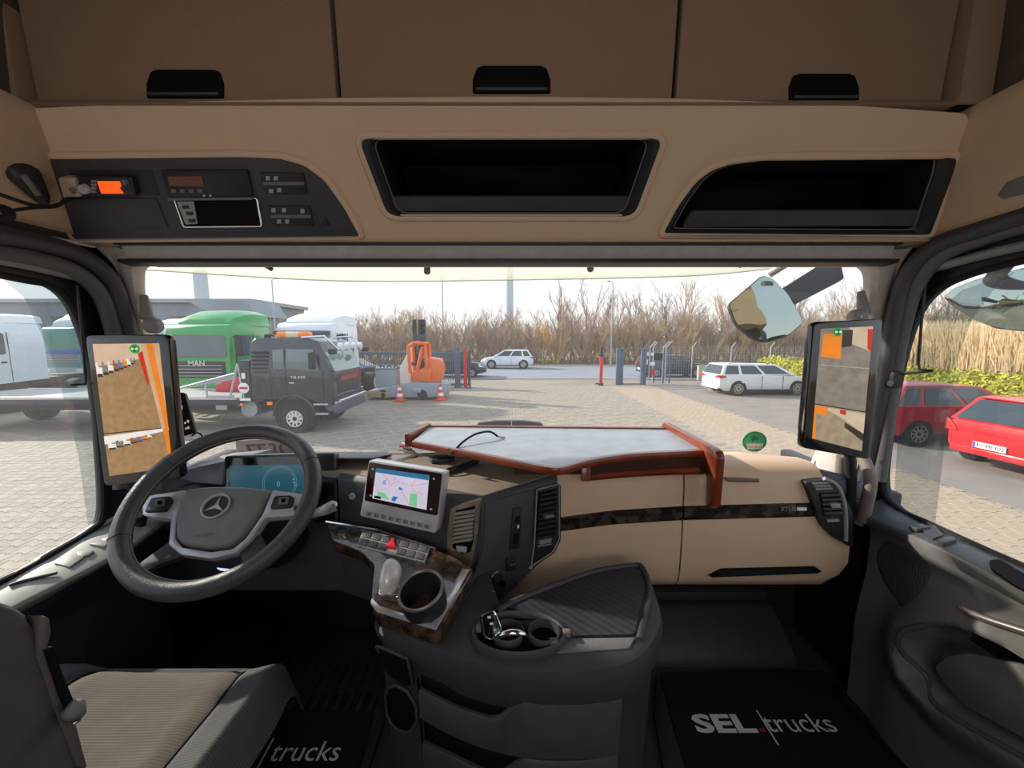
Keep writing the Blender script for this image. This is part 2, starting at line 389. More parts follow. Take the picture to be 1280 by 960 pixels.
# roller blind rods at both side windows, acrylic wind deflectors outside
t = thing('blind_rod', 'thin black bent blind rod by the passenger window', 'rod', P(1150, 463, X=1.13))
B().tube([P(1158, 343, X=1.14), P(1152, 400, X=1.14), P(1148, 455, X=1.14), P(1150, 462, X=1.14), P(1166, 464, X=1.15)], .0035, 8).obj('rod', BLACK, t, sm=60)
B().tube([P(1166, 463, X=1.15), P(1122, 468, X=1.13)], .0045, 8).obj('arm', BLACK, t)
B().box(P(1113, 474, X=1.12), (.03, .05, .05)).obj('bracket', BLACK, t, bev=.008)
B().cyl(P(1113, 479, X=1.1), P(1113, 479, X=1.096), .008, n=12).obj('screw', GREYP, t)
t = thing('blind_rod', 'thin black bent blind rod by the driver window', 'rod', P(108, 481, X=-1.16))
B().tube([P(96, 356, X=-1.165), P(102, 410, X=-1.165), P(107, 470, X=-1.165), P(107, 480, X=-1.165), P(88, 481, X=-1.17)], .0035, 8).obj('rod', BLACK, t, sm=60)
def deflector(sgn, xs, edge, nm):
    pts = [P(x, y, X=xs) for x, y in edge]
    b = B(); vs = [b.v(p) for p in pts]; b.face(vs)
    return tag(b.obj('wind_deflector', DEFL, solid=.004, sm=0), 'curved clear acrylic wind deflector outside the %s window' % nm, 'deflector')
deflector(1, 1.235, [(1130, 655), (1118, 640), (1124, 540), (1140, 450), (1165, 395), (1205, 362), (1270, 340), (1240, 365), (1215, 400), (1200, 440), (1188, 500), (1178, 580), (1166, 680)], 'passenger')
deflector(-1, -1.255, [(132, 650), (128, 560), (118, 460), (104, 410), (80, 372), (40, 352), (0, 346), (30, 372), (48, 410), (66, 450), (86, 520), (98, 570), (112, 672)], 'driver')
# ------------------------------------------------------------------ overhead lockers and fascia
def sheet(outer, holes, n, th, name, mat, parent, bev=0):
    """flat sheet with openings, given thickness th along -n"""
    bm = bmesh.new(); es = []
    for lp in [outer]+holes:
        vs = [bm.verts.new(p) for p in lp]
        for i in range(len(vs)): es.append(bm.edges.new((vs[i], vs[(i+1) % len(vs)])))
    bmesh.ops.triangle_fill(bm, use_beauty=True, use_dissolve=False, edges=es, normal=n)
    r = bmesh.ops.extrude_face_region(bm, geom=bm.faces[:])
    bmesh.ops.translate(bm, verts=[v for v in r['geom'] if isinstance(v, bmesh.types.BMVert)], vec=-Vector(n)*th)
    b = B(); b.bm.free(); b.bm = bm
    return b.obj(name, mat, parent, bev=bev, sm=30)
def inset(lp, k):
    c = sum(lp, Vector())/len(lp); return [c+(p-c)*k for p in lp]
fa = (C(0, 1.08, .267), Vector((0, -.237, -.17)).normalized())
nF = fa[1]
oc = thing('overhead_console', 'beige overhead console with black shelves above the windscreen', 'overhead console', C(0, 1.05, .27))
outer = pxs([(28, 136), (240, 127), (420, 123), (640, 121), (860, 124), (1040, 130), (1206, 142), (1212, 152), (1196, 192), (1158, 299), (92, 301), (60, 250), (24, 150)], fa)
cen = rnd(pxs([(448, 170), (829, 170), (792, 271), (486, 271)], fa), .03, 5)
rig = rnd(pxs([(827, 292), (846, 256), (868, 226), (888, 210), (915, 201), (955, 196), (1194, 194), (1190, 214), (1160, 294)], fa), .015, 3)
lef = rnd(pxs([(36, 196), (300, 193), (350, 195), (382, 204), (408, 224), (432, 258), (452, 295), (96, 299), (72, 262)], fa), .012, 3)
sheet(outer, [cen, rig], nF, .015, 'fascia', BEIGE, oc)
for lp, k in ((cen, 1.02), (rig, 1.02), (lef, 1.012)):
    B().tube([p+nF*.001 for p in inset(lp, k)], .009, 8, True).obj('opening_rim', BEIGE, oc, sm=80)
def bowl(lp, kin, depth, lipy, nm):
    fr = inset(lp, kin)
    B().loft([[p+nF*.006 for p in lp], [p+nF*.008 for p in inset(lp, (1+kin)/2)], [p-nF*.012 for p in fr]], True, False).obj('shelf_frame', BLACK, oc, sm=50)
    back = [p+Vector((0, depth, .015)) for p in inset(fr, .93)]
    b = B(); b.loft([[p-nF*.012 for p in fr], back], True, False); vs = [b.v(p) for p in back]; b.face(vs)
    b.obj('shelf_compartment', DEEP, oc, solid=-.003)
    B().tube([p-nF*.006 for p in fr], .0016, 5, True).obj('shelf_edge', GREYP, oc)
bowl(cen, .92, .16, 0, 'c'); bowl(rig, .90, .16, 0, 'r')
patch('shelf_lip', [(484, 245), (792, 245), (783, 263), (494, 263)], (fa[0]-nF*.012, nF), .006, SOFT, oc, r=.01)
patch('shelf_lip', [(864, 263), (1150, 262), (1144, 281), (852, 283)], (fa[0]-nF*.012, nF), .006, SOFT, oc, r=.008)
slab('instrument_panel', [p-nF*.004 for p in lef], nF, .012, SOFT, oc, bev=.003)
B().tube([P(95, 299, pl=fa)+nF*.006, P(452, 295, pl=fa)+nF*.006], .004, 6).obj('panel_edge', MIDG, oc)
B().tube([P(828, 293, pl=fa)+nF*.006, P(1160, 295, pl=fa)+nF*.006], .004, 6).obj('panel_edge', MIDG, oc)
fp = (fa[0]+nF*.008, nF)
patch('blank_cover', [(80, 248), (196, 248), (211, 284), (100, 284)], fp, .003, SOFT, oc, bev=.001)
patch('upper_cover', [(86, 212), (190, 212), (200, 244), (92, 244)], fp, .001, BLACK, oc)
for q, icons in (([(325, 215), (380, 216), (385, 242), (332, 242)], ((336, 222), (346, 222), (340, 238), (350, 237))), ([(335, 257), (388, 257), (393, 281), (342, 282)], ((343, 262), (356, 262), (379, 263), (350, 276), (360, 276)))):
    s = patch('switch_block', q, fp, .004, BLACK, oc, r=.004, bev=.001)
    (x0, y0), (x1, y1), (x2, y2), (x3, y3) = q
    patch('divider', [((x0+x3)/2+2, (y0+y3)/2-2), ((x1+x2)/2-1, (y0+y3)/2-2), ((x1+x2)/2-1, (y0+y3)/2+2), ((x0+x3)/2+2, (y0+y3)/2+2)], fp, .006, GREYP, s)
    for ix, iy in icons:
        patch('switch_icon', [(ix-2.5, iy-2.5), (ix+2.5, iy-2.5), (ix+2.5, iy+2.5), (ix-2.5, iy+2.5)], fp, .0052, M('pale_icon', (170, 170, 175), .6), s)
patch('warning_triangle', [(407, 271), (413, 282), (401, 282)], fp, .002, BLACK, oc)
sl = patch('radio_slot', [(219, 248), (322, 247), (328, 282), (231, 283)], fp, .002, DEEP, oc)
fr = rnd(pxs([(219, 248), (322, 247), (328, 282), (231, 283)], fp), .004)
B().tube([p+nF*.004 for p in fr], .0022, 6, True).obj('slot_frame', CHROME, sl)
patch('slot_fitting', [(222, 251), (243, 251), (248, 279), (233, 280)], fp, .004, M('pale_green_fitting', (150, 165, 160), .6), sl)
for x, y in ((229, 256), (234, 264), (237, 273)): patch('slot_contact', [(x, y), (x+8, y), (x+9, y+4), (x+1, y+4)], fp, .006, BLACK, sl)
# tachograph
t = thing('tachograph', 'black digital tachograph with dim amber display in the overhead console', 'tachograph', P(260, 248, pl=fp))
patch('body', [(203, 212), (311, 212), (318, 248), (214, 249)], fp, .008, BLACK, t, bev=.002)
patch('display', [(212, 219), (255, 219), (258, 231), (215, 231)], fp, .0095, M('amber_dim', (70, 34, 14), .3, var=.6, vs=400, em=.35), t)
patch('drawer_edge', [(213, 246), (318, 245), (318, 248), (214, 249)], fp, .011, GREYP, t)
for x in (220, 231, 242, 253): patch('button', [(x-3, 235), (x+3, 235), (x+3.5, 239), (x-2.5, 239)], fp, .0105, GREYP, t)
for x in (258, 266): patch('indicator', [(x-1, 242), (x+1, 242), (x+1, 244), (x-1, 244)], fp, .0105, WHITE, t)
# CB radio with microphone
t = thing('radio_set', 'small black radio with glowing orange display and silver bracket', 'radio', P(135, 243, pl=fp))
patch('body', [(98, 218), (170, 219), (176, 242), (106, 243)], fp, .016, BLACK, t, bev=.003)
patch('display', [(129, 224), (156, 224), (158, 230), (156, 233), (161, 239), (134, 239)], fp, .0185, M('orange_display', (255, 84, 22), .4, em=.85, var=.05), t)
for i in range(4): patch('key', [(121, 222.5+4.2*i), (127, 222.5+4.2*i), (128, 225.5+4.2*i), (122, 225.5+4.2*i)], fp, .0185, MIDG, t)
B().lathe([(.001, .03), (.009, .03), (.0105, .026), (.0105, .016)], P(115, 233, pl=fp), nF, 16).obj('volume_knob', SILV, t)
B().lathe([(.001, .024), (.006, .024), (.007, .016)], P(164, 225, pl=fp), nF, 12).obj('channel_knob', GREYP, t)
patch('bracket', [(83, 219), (103, 219), (111, 242), (89, 243)], fp, .024, M('champagne_metal', (200, 180, 165), .4, metal=.3), t, bev=.002)
B().cyl(P(101, 233, pl=fp)+nF*.02, P(108, 231, pl=fp)+nF*.04, .006, n=10).obj('plug', CHROME, t)
t = thing('radio_microphone', 'black hand microphone hanging left of the radio', 'microphone', P(62, 246, pl=fp))
mc = [P(38, 200, pl=fp)+nF*.03, P(52, 208, pl=fp)+nF*.05, P(66, 222, pl=fp)+nF*.055, P(77, 246, pl=fp)+nF*.045]
B().tube(spl(mc, 5), [.012, .024, .03, .033, .034, .034, .034, .033, .031, .029, .027, .025, .022, .019, .015, .01], 14, flat=.7).obj('housing', BLACK, t, sm=80)
B().tube([P(66, 208, pl=fp)+nF*.075, P(80, 232, pl=fp)+nF*.07], .006, 8).obj('talk_key', GREYP, t)
def lead(px, py): return P(px, py, Y=.80+.0022*px)
B().tube(spl([P(106, 231, pl=fp)+nF*.04, lead(92, 244), lead(72, 256), lead(45, 257), lead(20, 250), lead(-14, 238)], 8), .004, 8).obj('cable', RUBBER, t)
co_ = []
for i in range(90):
    a = i*.55; co_.append(lead(-8+i*.18, 264+i*.03)+Vector((.003*math.cos(a), .012*math.cos(a), .013*math.sin(a))))
B().tube(co_, .0032, 6).obj('coiled_cable', RUBBER, t)
B().tube(spl([lead(8, 264), lead(40, 260), lead(70, 258), lead(80, 250)], 6), .0036, 8).obj('cable', RUBBER, t)

# lockers
lp_ = (C(0, .93, .53), Vector((0, -1, -.08)).normalized())
lk = [(-1.045, -.385, 'left'), (-.377, .352, 'middle'), (.360, .945, 'right')]
hnd = [(185, 281, 88, 124), (591, 688, 83, 118), (985, 1072, 93, 128)]
for (x0, x1, nm), (h0, h1, hy0, hy1) in zip(lk, hnd):
    t = thing('overhead_locker', 'brown-beige overhead locker with black pull handle, %s of three' % {'left': 'leftmost', 'middle': 'middle', 'right': 'rightmost'}[nm], 'locker', C((x0+x1)/2, .95, .515), group='lockers above the overhead console')
    B().prism([C(x0, .93, .515), C(x0, .955, .515), C(x0, .955, .97), C(x0, .895, .97)], (x1-x0, 0, 0)).obj('door', LOCK, t, bev=.006)
    B().box(C((x0+x1)/2, 1.0, .74), (x1-x0+.004, .05, .45)).obj('carcass', DEEP, t)
    q = [P(x, y, pl=lp_) for x, y in ((h0, hy1), (h0, (hy0+hy1)/2), (h0+5, hy0+3), (h0+12, hy0), (h1-12, hy0), (h1-5, hy0+3), (h1, (hy0+hy1)/2), (h1, hy1))]
    hd = B().prism([p-lp_[1]*.01 for p in q], lp_[1]*.016).obj('handle', DEEP, t, bev=.004)
    patch('handle_lip', [(h0+4, hy1-6), (h1-4, hy1-6), (h1-4, hy1-2), (h0+4, hy1-2)], lp_, .012, SOFT, hd, bev=.002)
B().prism([C(-1.08, .905, .5), C(-1.08, 1.0, .5), C(-1.08, 1.0, .513), C(-1.08, .915, .513)], (2.08, 0, 0)).obj('locker_ledge', LOCK, oc, bev=.003)
B().prism([C(-1.10, .9, .5), C(-1.10, 1.0, .5), C(-1.10, 1.0, .99), C(-1.10, .885, .99)], (.047, 0, 0)).obj('end_panel', LOCK, oc, bev=.004)
B().prism([C(.953, .9, .5), C(.953, 1.0, .5), C(.953, 1.0, .99), C(.953, .885, .99)], (.07, 0, 0)).obj('end_panel', LOCK, oc, bev=.004)

# roller blind under the overhead console
t = thing('windscreen_blind', 'grey rolled-up sun blind along the top of the windscreen', 'blind', C(0, 1.14, .21))
B().prism([C(-1.06, 1.11, .216), C(-1.06, 1.17, .210), C(-1.06, 1.2, .255), C(-1.06, 1.098, .252)], (2.1, 0, 0)).obj('blind_roll', BLINDM, t, bev=.006)
B().box(C(-.01, 1.105, .2555), (2.12, .03, .008)).obj('upper_rail', BLACK, t)
B().prism([C(-1.08, 1.105, .207), C(-1.08, 1.15, .203), C(-1.08, 1.15, .212), C(-1.08, 1.105, .217)], (2.14, 0, 0)).obj('pull_bar', BLACK, t, bev=.002)
for sx in (1.055, -1.105): B().prism([C(sx, 1.09, .268), C(sx, 1.09, .262), C(sx, 1.2, .238), C(sx, 1.26, .238), C(sx, 1.26, .27)], (.06, 0, 0)).obj('end_cap', GREYP, t, bev=.008)
# exterior translucent sun visor with its hooks
VIS = bpy.data.materials.new('visor_acrylic'); VIS.use_nodes = True; t_ = VIS.node_tree; b_ = t_.nodes['Principled BSDF']
b_.inputs['Base Color'].default_value = (*lin((206, 204, 150)), 1); b_.inputs['Roughness'].default_value = .35
mx = t_.nodes.new('ShaderNodeMixShader'); tr = t_.nodes.new('ShaderNodeBsdfTransparent'); tr.inputs[0].default_value = (.96, .965, .91, 1)
mx.inputs[0].default_value = .4; tl9 = t_.nodes.new('ShaderNodeBsdfTranslucent'); tl9.inputs[0].default_value = (*lin((224, 226, 208)), 1); t_.links.new(tr.outputs[0], mx.inputs[1]); t_.links.new(tl9.outputs[0], mx.inputs[2]); t_.links.new(mx.outputs[0], t_.nodes['Material Output'].inputs[0])
vis = thing('sun_visor', 'yellowish translucent sun visor outside the top of the windscreen', 'sun visor', C(0, 1.5, .3))
vt = spl([P(172, 300, Y=1.42), P(420, 300, Y=1.5), P(640, 300, Y=1.52), P(860, 300, Y=1.5), P(1000, 305, Y=1.44)], 6)
vb = spl([P(178, 337, Y=1.47), P(420, 351, Y=1.56), P(640, 350, Y=1.58), P(860, 345, Y=1.56), P(962, 336, Y=1.5)], 6)
B().grid(lambda u, v_: vt[round(u*24)]*(1-v_)+vb[round(u*24)]*v_, 24, 4).obj('visor_sheet', VIS, vis, solid=.004)
B().tube([p for p in vb], .0022, 6).obj('visor_edge', M('visor_edge', (150, 150, 120), .5), vis)
for x, y in ((534, 335), (738, 332)):
    B().tube([P(x, 318, Y=1.36), P(x, y, Y=1.40), P(x, y+4, Y=1.46)], [.011, .011, .013], 10).obj('visor_bracket', BLACK, vis, sm=60)
for pts in (((318, 326), (330, 329), (340, 337)), ((946, 322), (934, 327), (924, 333))):
    B().tube([P(x, y, Y=1.38) for x, y in pts], [.008, .011, .007], 8).obj('visor_bracket', BLACK, vis, sm=60)
# ------------------------------------------------------------------ door linings
def sdf(poly, x, y):
    d = 1e9; inside = False; n = len(poly)
    for i in range(n):
        ax, ay = poly[i]; bx, by = poly[(i+1) % n]
        ex, ey = bx-ax, by-ay; wx, wy_ = x-ax, y-ay
        t = max(0, min(1, (wx*ex+wy_*ey)/(ex*ex+ey*ey+1e-12)))
        d = min(d, (wx-ex*t)**2+(wy_-ey*t)**2)
        if (ay > y) != (by > y) and x < (bx-ax)*(y-ay)/(by-ay)+ax: inside = not inside
    return -math.sqrt(d) if inside else math.sqrt(d)
def sst(a, b, x):
    t = max(0, min(1, (x-a)/(b-a))); return t*t*(3-2*t)
def yz(pts, X): return [(P(x, y, X=X).y, P(x, y, X=X).z-H) for x, y in pts]
# right door
pock = yz([(1122, 795), (1119, 815), (1128, 845), (1165, 885), (1290, 960), (1420, 1030), (1420, 900), (1290, 835), (1225, 797), (1180, 780), (1148, 780)], 1.05)
pull = yz([(1182, 694), (1190, 716), (1222, 760), (1240, 772), (1420, 850), (1420, 790), (1290, 766), (1230, 722)], 1.07)
seamline = yz([(1126, 860), (1165, 900), (1300, 985), (1500, 1100), (1500, 1250), (1050, 1250), (1050, 900)], 1.05)
def rel(y, z):
    x = 1.075+.03*sst(-.53, -.62, z)-.02*sst(-.7, -.9, z)
    d = sdf(pock, y, z)
    x -= .045*sst(.10, .0, d)                      # the lip swells towards the cab
    if d < .012: x += .115*sst(.0, -.022, d)       # the pocket opening
    d2 = sdf(pull, y, z)
    if d2 < .02: x += .05*sst(.004, -.03, d2)
    x += .02*sst(1.0, 1.12, y)
    return x
ny, nz = 150, 70
def fR(u, v_):
    y = 1.17-1.4*u; z = -.528-.66*v_; return C(rel(y, z), y, z)
B().grid(fR, ny, nz).obj('door_lining', GREYP, dR, sm=70)
sillo = [P(1104, 622, X=1.172), P(1126, 637, X=1.172), P(1154, 651, X=1.172), P(1210, 676, X=1.172), P(1280, 706, X=1.172), C(1.172, .2, -.515), C(1.172, -.23, -.515)]
silli = [P(1069, 637, X=1.055), P(1090, 648, X=1.065), P(1128, 664, X=1.075), P(1172, 683, X=1.078), P(1280, 740, X=1.078), C(1.078, .2, -.535), C(1.078, -.23, -.535)]
b = B()
b.loft([[a, a*.4+c*.6+Vector((0, 0, .004)), c+Vector((.006, 0, 0)), c+Vector((0, 0, -.008)), c+Vector((.01, 0, -.035)), a+Vector((0, 0, -.04))] for a, c in zip(sillo, silli)])
b.obj('sill', M('sill_grey', (74, 76, 80), .45, bump=.15, bs=600), dR, bev=.002)
for q in ([(1136, 660), (1150, 657), (1163, 661), (1146, 664)], [(1172, 677), (1190, 673), (1196, 677), (1178, 682)]):
    pl = plane(C(1.1, 1, -.517), C(1.16, 1, -.512), C(1.1, .8, -.52))
    patch('window_switch', q, pl, .007, MATS['sill_grey'], dR, bev=.0015)
patch('switch_recess', [(1150, 661), (1168, 657), (1180, 669), (1166, 674)], pl, .0022, SOFT, dR)
patch('sill_pocket', [(1236, 701), (1250, 700), (1300, 730), (1310, 752), (1270, 733), (1240, 712)], pl, .0022, DEEP, dR, r=.01)
# perforated loudspeaker field
GRL = M('speaker_mesh', (74, 75, 78), .7, bump=.0)
tn = GRL.node_tree; vo = tn.nodes.new('ShaderNodeTexVoronoi'); vo.inputs['Scale'].default_value = 120; vo.inputs['Randomness'].default_value = .15
cc = tn.nodes.new('ShaderNodeTexCoord'); tn.links.new(cc.outputs['Object'], vo.inputs['Vector'])
bp = tn.nodes.new('ShaderNodeBump'); bp.inputs['Strength'].default_value = 1; bp.inputs['Distance'].default_value = .004
tn.links.new(vo.outputs['Distance'], bp.inputs['Height']); tn.links.new(bp.outputs[0], tn.nodes['Principled BSDF'].inputs['Normal'])
spk = [(p.x, p.y) for p in spl([Vector((*q, 0)) for q in yz([(1095, 676), (1120, 682), (1154, 700), (1153, 728), (1135, 758), (1115, 752), (1090, 725), (1082, 695)], 1.09)], 4, True)]
b = B()
def fS(u, v_):
    a = 2*math.pi*u; n = len(spk); f = u*n; i = int(f) % n; g = f-int(f)
    cy = sum(p[0] for p in spk)/n; cz = sum(p[1] for p in spk)/n
    y = spk[i][0]*(1-g)+spk[(i+1) % n][0]*g; z = spk[i][1]*(1-g)+spk[(i+1) % n][1]*g
    y = cy+(y-cy)*v_; z = cz+(z-cz)*v_
    return C(rel(y, z)-.004*sst(1, .9, v_)-.0005, y, z)
b.grid(fS, 48, 8); b.obj('speaker_grille', GRL, dR, sm=70)
hp = [C(rel(*yz([(x, y)], 1.09)[0])-.012, *yz([(x, y)], 1.09)[0]) for x, y in ((1208, 757), (1240, 771), (1285, 787), (1340, 806), (1400, 826))]
B().tube(spl(hp, 4), [.004]+[.011]*15+[.006], 10, flat=.7).obj('pull_handle', M('brushed_handle', (190, 178, 176), .3, metal=.7), dR, sm=80)
pin = yz([(1172, 834), (1190, 820), (1215, 815), (1290, 832), (1420, 880), (1420, 985), (1290, 925), (1205, 878)], 1.1)
slab('pocket_insert', [C(1.105, y, z) for y, z in pin], (-1, 0, 0), .02, GREYP, dR, r=.02, bev=.006)
lipp = [C(rel(y, z)-.004, y, z) for y, z in yz([(1148, 782), (1128, 788), (1120, 803), (1121, 820), (1132, 846), (1166, 884), (1290, 958), (1400, 1020)], 1.045)]
B().tube(spl(lipp, 5), .007, 8).obj('pocket_lip', M('lip_grey', (88, 90, 94), .5), dR, sm=80)
B().box(C(1.15, .4, -1.19), (.14, 1.6, .05)).obj('door_step', BLACK, dR, bev=.01)
# left door
def relL(y, z): return -(1.055+.05*sst(-.58, -.7, z)-.05*sst(-.75, -.95, z)*sst(1.1, .7, y))
B().grid(lambda u, v_: C(relL(1.17-1.4*u, -.585-.61*v_), 1.17-1.4*u, -.585-.61*v_), 40, 24).obj('door_lining', SOFT, dL, sm=70)
so = [P(160, 640, X=-1.197), P(112, 664, X=-1.197), P(60, 695, X=-1.197), P(0, 728, X=-1.197), C(-1.197, .2, -.56), C(-1.197, -.23, -.56)]
si = [P(215, 646, Z=-.566), P(152, 690, Z=-.570), P(90, 722, Z=-.575), P(30, 752, Z=-.58), C(-1.05, .2, -.58), C(-1.05, -.23, -.58)]
B().loft([[a, a*.4+c*.6+Vector((0, 0, .004)), c+Vector((-.006, 0, 0)), c+Vector((0, 0, -.008)), c+Vector((-.01, 0, -.035)), a+Vector((0, 0, -.04))] for a, c in zip(so, si)]).obj('sill', M('sill_light_grey', (150, 150, 142), .5, bump=.1), dL, bev=.002)
B().tube([p+Vector((.004, 0, .004)) for p in so], .006, 6).obj('sill_seal', M('pale_edge_strip', (225, 210, 200)), dL)
pl = plane(so[1], so[3], si[2])
for q in ([(68, 706), (92, 694), (106, 698), (88, 711)], [(96, 692), (118, 690), (112, 696), (98, 699)], [(112, 682), (138, 677), (132, 685)], [(127, 676), (140, 671), (142, 676), (131, 680)]):
    patch('window_switch', q, pl, .006, MATS['sill_light_grey'], dL, bev=.0015)
B().tube(spl([P(12, 736, pl=pl)+Vector((0, 0, .008)), P(30, 730, pl=pl)+Vector((0, 0, .008)), P(72, 720, pl=pl)+Vector((0, 0, .008))], 5), .004, 6).obj('sill_seam', SOFT, dL)
# black pillar foot covers and the grey grab handle under the right camera screen
gh = thing('grab_handle', 'grey-beige tubular grab handle below the right camera screen', 'handle', P(1085, 640, X=1.06))
B().tube(spl([P(1068, 560, X=1.05), P(1080, 575, X=1.05), P(1088, 600, X=1.05), P(1083, 632, X=1.06), P(1078, 650, X=1.07)], 6), .016, 12).obj('grip', M('handle_grey', (128, 118, 112), .6), gh, sm=80)
B().tube([P(1052, 570, X=1.06), P(1047, 640, X=1.08)], .014, 10).obj('post', M('handle_grey', (128, 118, 112)), gh)
B().tube([P(1066, 565, X=1.08), P(1062, 640, X=1.10)], .012, 10).obj('post', BLACK, gh)

# ------------------------------------------------------------------ floor: toe board, mats
struct(B().prism([C(.36, 1.45, -1.055), C(.36, 1.335, -1.13), C(.36, 1.305, -1.165), C(.36, 1.30, -1.198), C(.36, 1.6, -1.198), C(.36, 1.6, -1.055)], (.68, 0, 0)).obj('trim_6', M('toe_board_vinyl', (58, 66, 74), .5, bump=.6, bs=250), bev=.012), 'dark blue-grey vinyl toe board in the passenger footwell')
B().box(C(.7, 1.5, -1.03), (.66, .06, .04)).obj('toe_strip', SOFT, bpy.data.objects['trim_6'], bev=.008)
MATB = M('black_carpet_mat', (22, 22, 25), 1, bump=.6, bs=800)
pf = (C(0, 0, FZ+.012), Vector((0, 0, 1)))
def mat_(name, pts, label, cat):
    t = thing(name, label, cat, sum(pxs(pts, pf), Vector())/len(pts)-Vector((0, 0, .012))); q = rnd(pxs(pts, pf), .03)
    B().prism([p+Vector((0, 0, -.011)) for p in q], (0, 0, .012)).obj('mat_pile', MATB, t, bev=.003); return t
mR = mat_('floor_mat', [(825, 841), (1000, 838), (1110, 850), (1215, 990), (868, 1010)], 'black carpet mat with white and red lettering in the passenger footwell', 'floor mat')
mL = mat_('floor_mat', [(355, 869), (474, 866), (440, 990), (270, 1010)], 'black carpet mat with white lettering beside the driver seat', 'floor mat')
pt = (pf[0]+Vector((0, 0, .001)), pf[1]); up = Vector((0, 1, 0))
a, b2 = P(872, 915, pl=pt), P(948, 915, pl=pt); write('lettering', 'SEL', a, b2, up, WHITE, mR, bold=.035, hk=.62, ext=.004)
patch('lettering_dot', [(949, 910.5), (955, 910.5), (957, 915), (951, 915)], pt, .001, RED, mR)
patch('lettering_bar', [(945, 888), (946.5, 888), (974, 931.5), (972, 931.5)], pt, .001, WHITE, mR)
a, b2 = P(962, 915, pl=pt), P(1049, 915, pl=pt); write('lettering', 'trucks', a, b2, up, WHITE, mR, hk=1.0, ext=.004)
a, b2 = P(334, 951.5, pl=pt), P(421, 951, pl=pt); write('lettering', 'trucks', a, b2, up, WHITE, mL, hk=1.0, ext=.004, shear=.0)
patch('lettering_bar', [(341, 923), (343, 923), (322, 962), (319.5, 962)], pt, .001, WHITE, mL)
RUBM = M('rubber_mat', (42, 46, 46), .55, bump=.3)
rm = thing('rubber_mat', 'ribbed black rubber mat in the driver footwell', 'rubber mat', C(-.5, 1.3, FZ))
slab('mat_base', [C(-.98, 1.12, FZ+.001), C(-.36, 1.12, FZ+.001), C(-.36, 1.5, FZ+.001), C(-.98, 1.5, FZ+.001)], (0, 0, 1), .008, RUBM, rm, bev=.002)
for i in range(16): B().box(C(-.94+.037*i, 1.25, FZ+.013), (.014, .24, .012)).obj('rib', RUBM, rm, bev=.002)
for pts, lb, mm in (([(478, 868), (474, 900), (440, 990), (452, 990), (480, 905), (484, 868)], 'raised black rubber mat rail left of the console', 'k'), ([(820, 850), (824, 848), (866, 1000), (836, 1000), (818, 900)], 'raised black rubber mat rail right of the console', 'k')):
    r_ = thing('mat_rail', lb, 'rubber rail', sum(pxs(pts, pf), Vector())/len(pts)-Vector((0, 0, .012)))
    q = pxs(pts, pf); B().prism([p-Vector((0, 0, .0115)) for p in q], (0, 0, .02)).obj('rail', RUBM, r_, bev=.004)
# ------------------------------------------------------------------ dashboard
da = thing('dashboard', 'truck dashboard with beige passenger side and dark driver side', 'dashboard', C(0, 1.3, -.8))
DTOP = M('dash_top_brown_grey', (140, 126, 112), .6, bump=.25, bs=500)
DFACE = M('dash_dark_face', (66, 67, 72), .55, bump=.25, bs=500)
def ztop(x):   # upper edge of the trim strip
    pts = [(0, -.552), (.13, -.536), (.3, -.512), (.51, -.4985), (.92, -.487), (1.1, -.482)]
    for (a, za), (b, zb) in zip(pts, pts[1:]):
        if x <= b: return za+(zb-za)*(x-a)/(b-a)
    return pts[-1][1]
YF = 1.125
def seg(name, x0, x1, prof, mat, n=8, **k):
    xs = [x0+(x1-x0)*i/n for i in range(n+1)]
    return B().loft([[C(x, y, z) for y, z in prof(x)] for x in xs]).obj(name, mat, da, **k)
def up_prof(x):
    r = max(0, (x-.9)/.13); e = .05*r*r
    return [(1.6, -.47), (1.24, -.382-e*.3), (1.185, -.377-e*.4), (1.15, -.386-e*.6), (1.131, -.405-e), (YF, -.44-e*.6), (YF, ztop(x)+.001), (1.25, ztop(x)), (1.5, -.6)]
def lo_prof(x):
    dl = .10*(1-sst(.05, .38, x))
    e = .045*max(0, (x-.965)/.057)**2
    return [(1.25, ztop(x)-.043), (YF, ztop(x)-.043), (YF-.002, -.6), (YF, -.68-dl), (1.132+e*.3, -.735+e*.3-dl), (1.15+e, -.765+e-dl), (1.19, -.782+e-dl), (1.5, -.78-dl)]
seg('upper_panel', .12, .5095, up_prof, BEIGE); seg('upper_panel', .5145, .925, up_prof, BEIGE)
seg('lower_panel', -.16, .5095, lo_prof, BEIGE)
seg('glove_box_lid', .5145, 1.022, lo_prof, BEIGE, n=40)
seg('trim_strip', .125, .5095, lambda x: [(1.2, ztop(x)), (YF-.003, ztop(x)), (YF-.005, ztop(x)-.021), (YF-.003, ztop(x)-.042), (1.2, ztop(x)-.042)], DKBURL)
ts = seg('trim_strip', .5145, .922, lambda x: [(1.2, ztop(x)), (YF-.003, ztop(x)), (YF-.005, ztop(x)-.021), (YF-.003, ztop(x)-.042), (1.2, ztop(x)-.042)], DKBURL)
seg('panel_seam', .505, .519, lambda x: [(1.5, -.46), (1.25, -.39), (1.19, -.384), (1.155, -.394), (1.136, -.42), (1.132, -.45), (1.132, -.7), (1.16, -.765), (1.2, -.775), (1.5, -.77)], DEEP, n=1)
fd = (C(0, YF-.006, 0), Vector((0, -1, 0)))
bd = patch('model_badge', [(975, 634), (1008, 633), (1008, 638), (975, 639)], fd, .001, DKBURL, ts)
write('badge_lettering', 'ETHS', P(976, 638, pl=fd)-Vector((0, .002, 0)), P(994, 638, pl=fd)-Vector((0, .002, 0)), (0, 0, 1), MIDG, ts, hk=.8)
patch('badge_plate', [(996, 634), (1008, 634), (1008, 638), (996, 638)], fd, .0016, WHITE, ts)
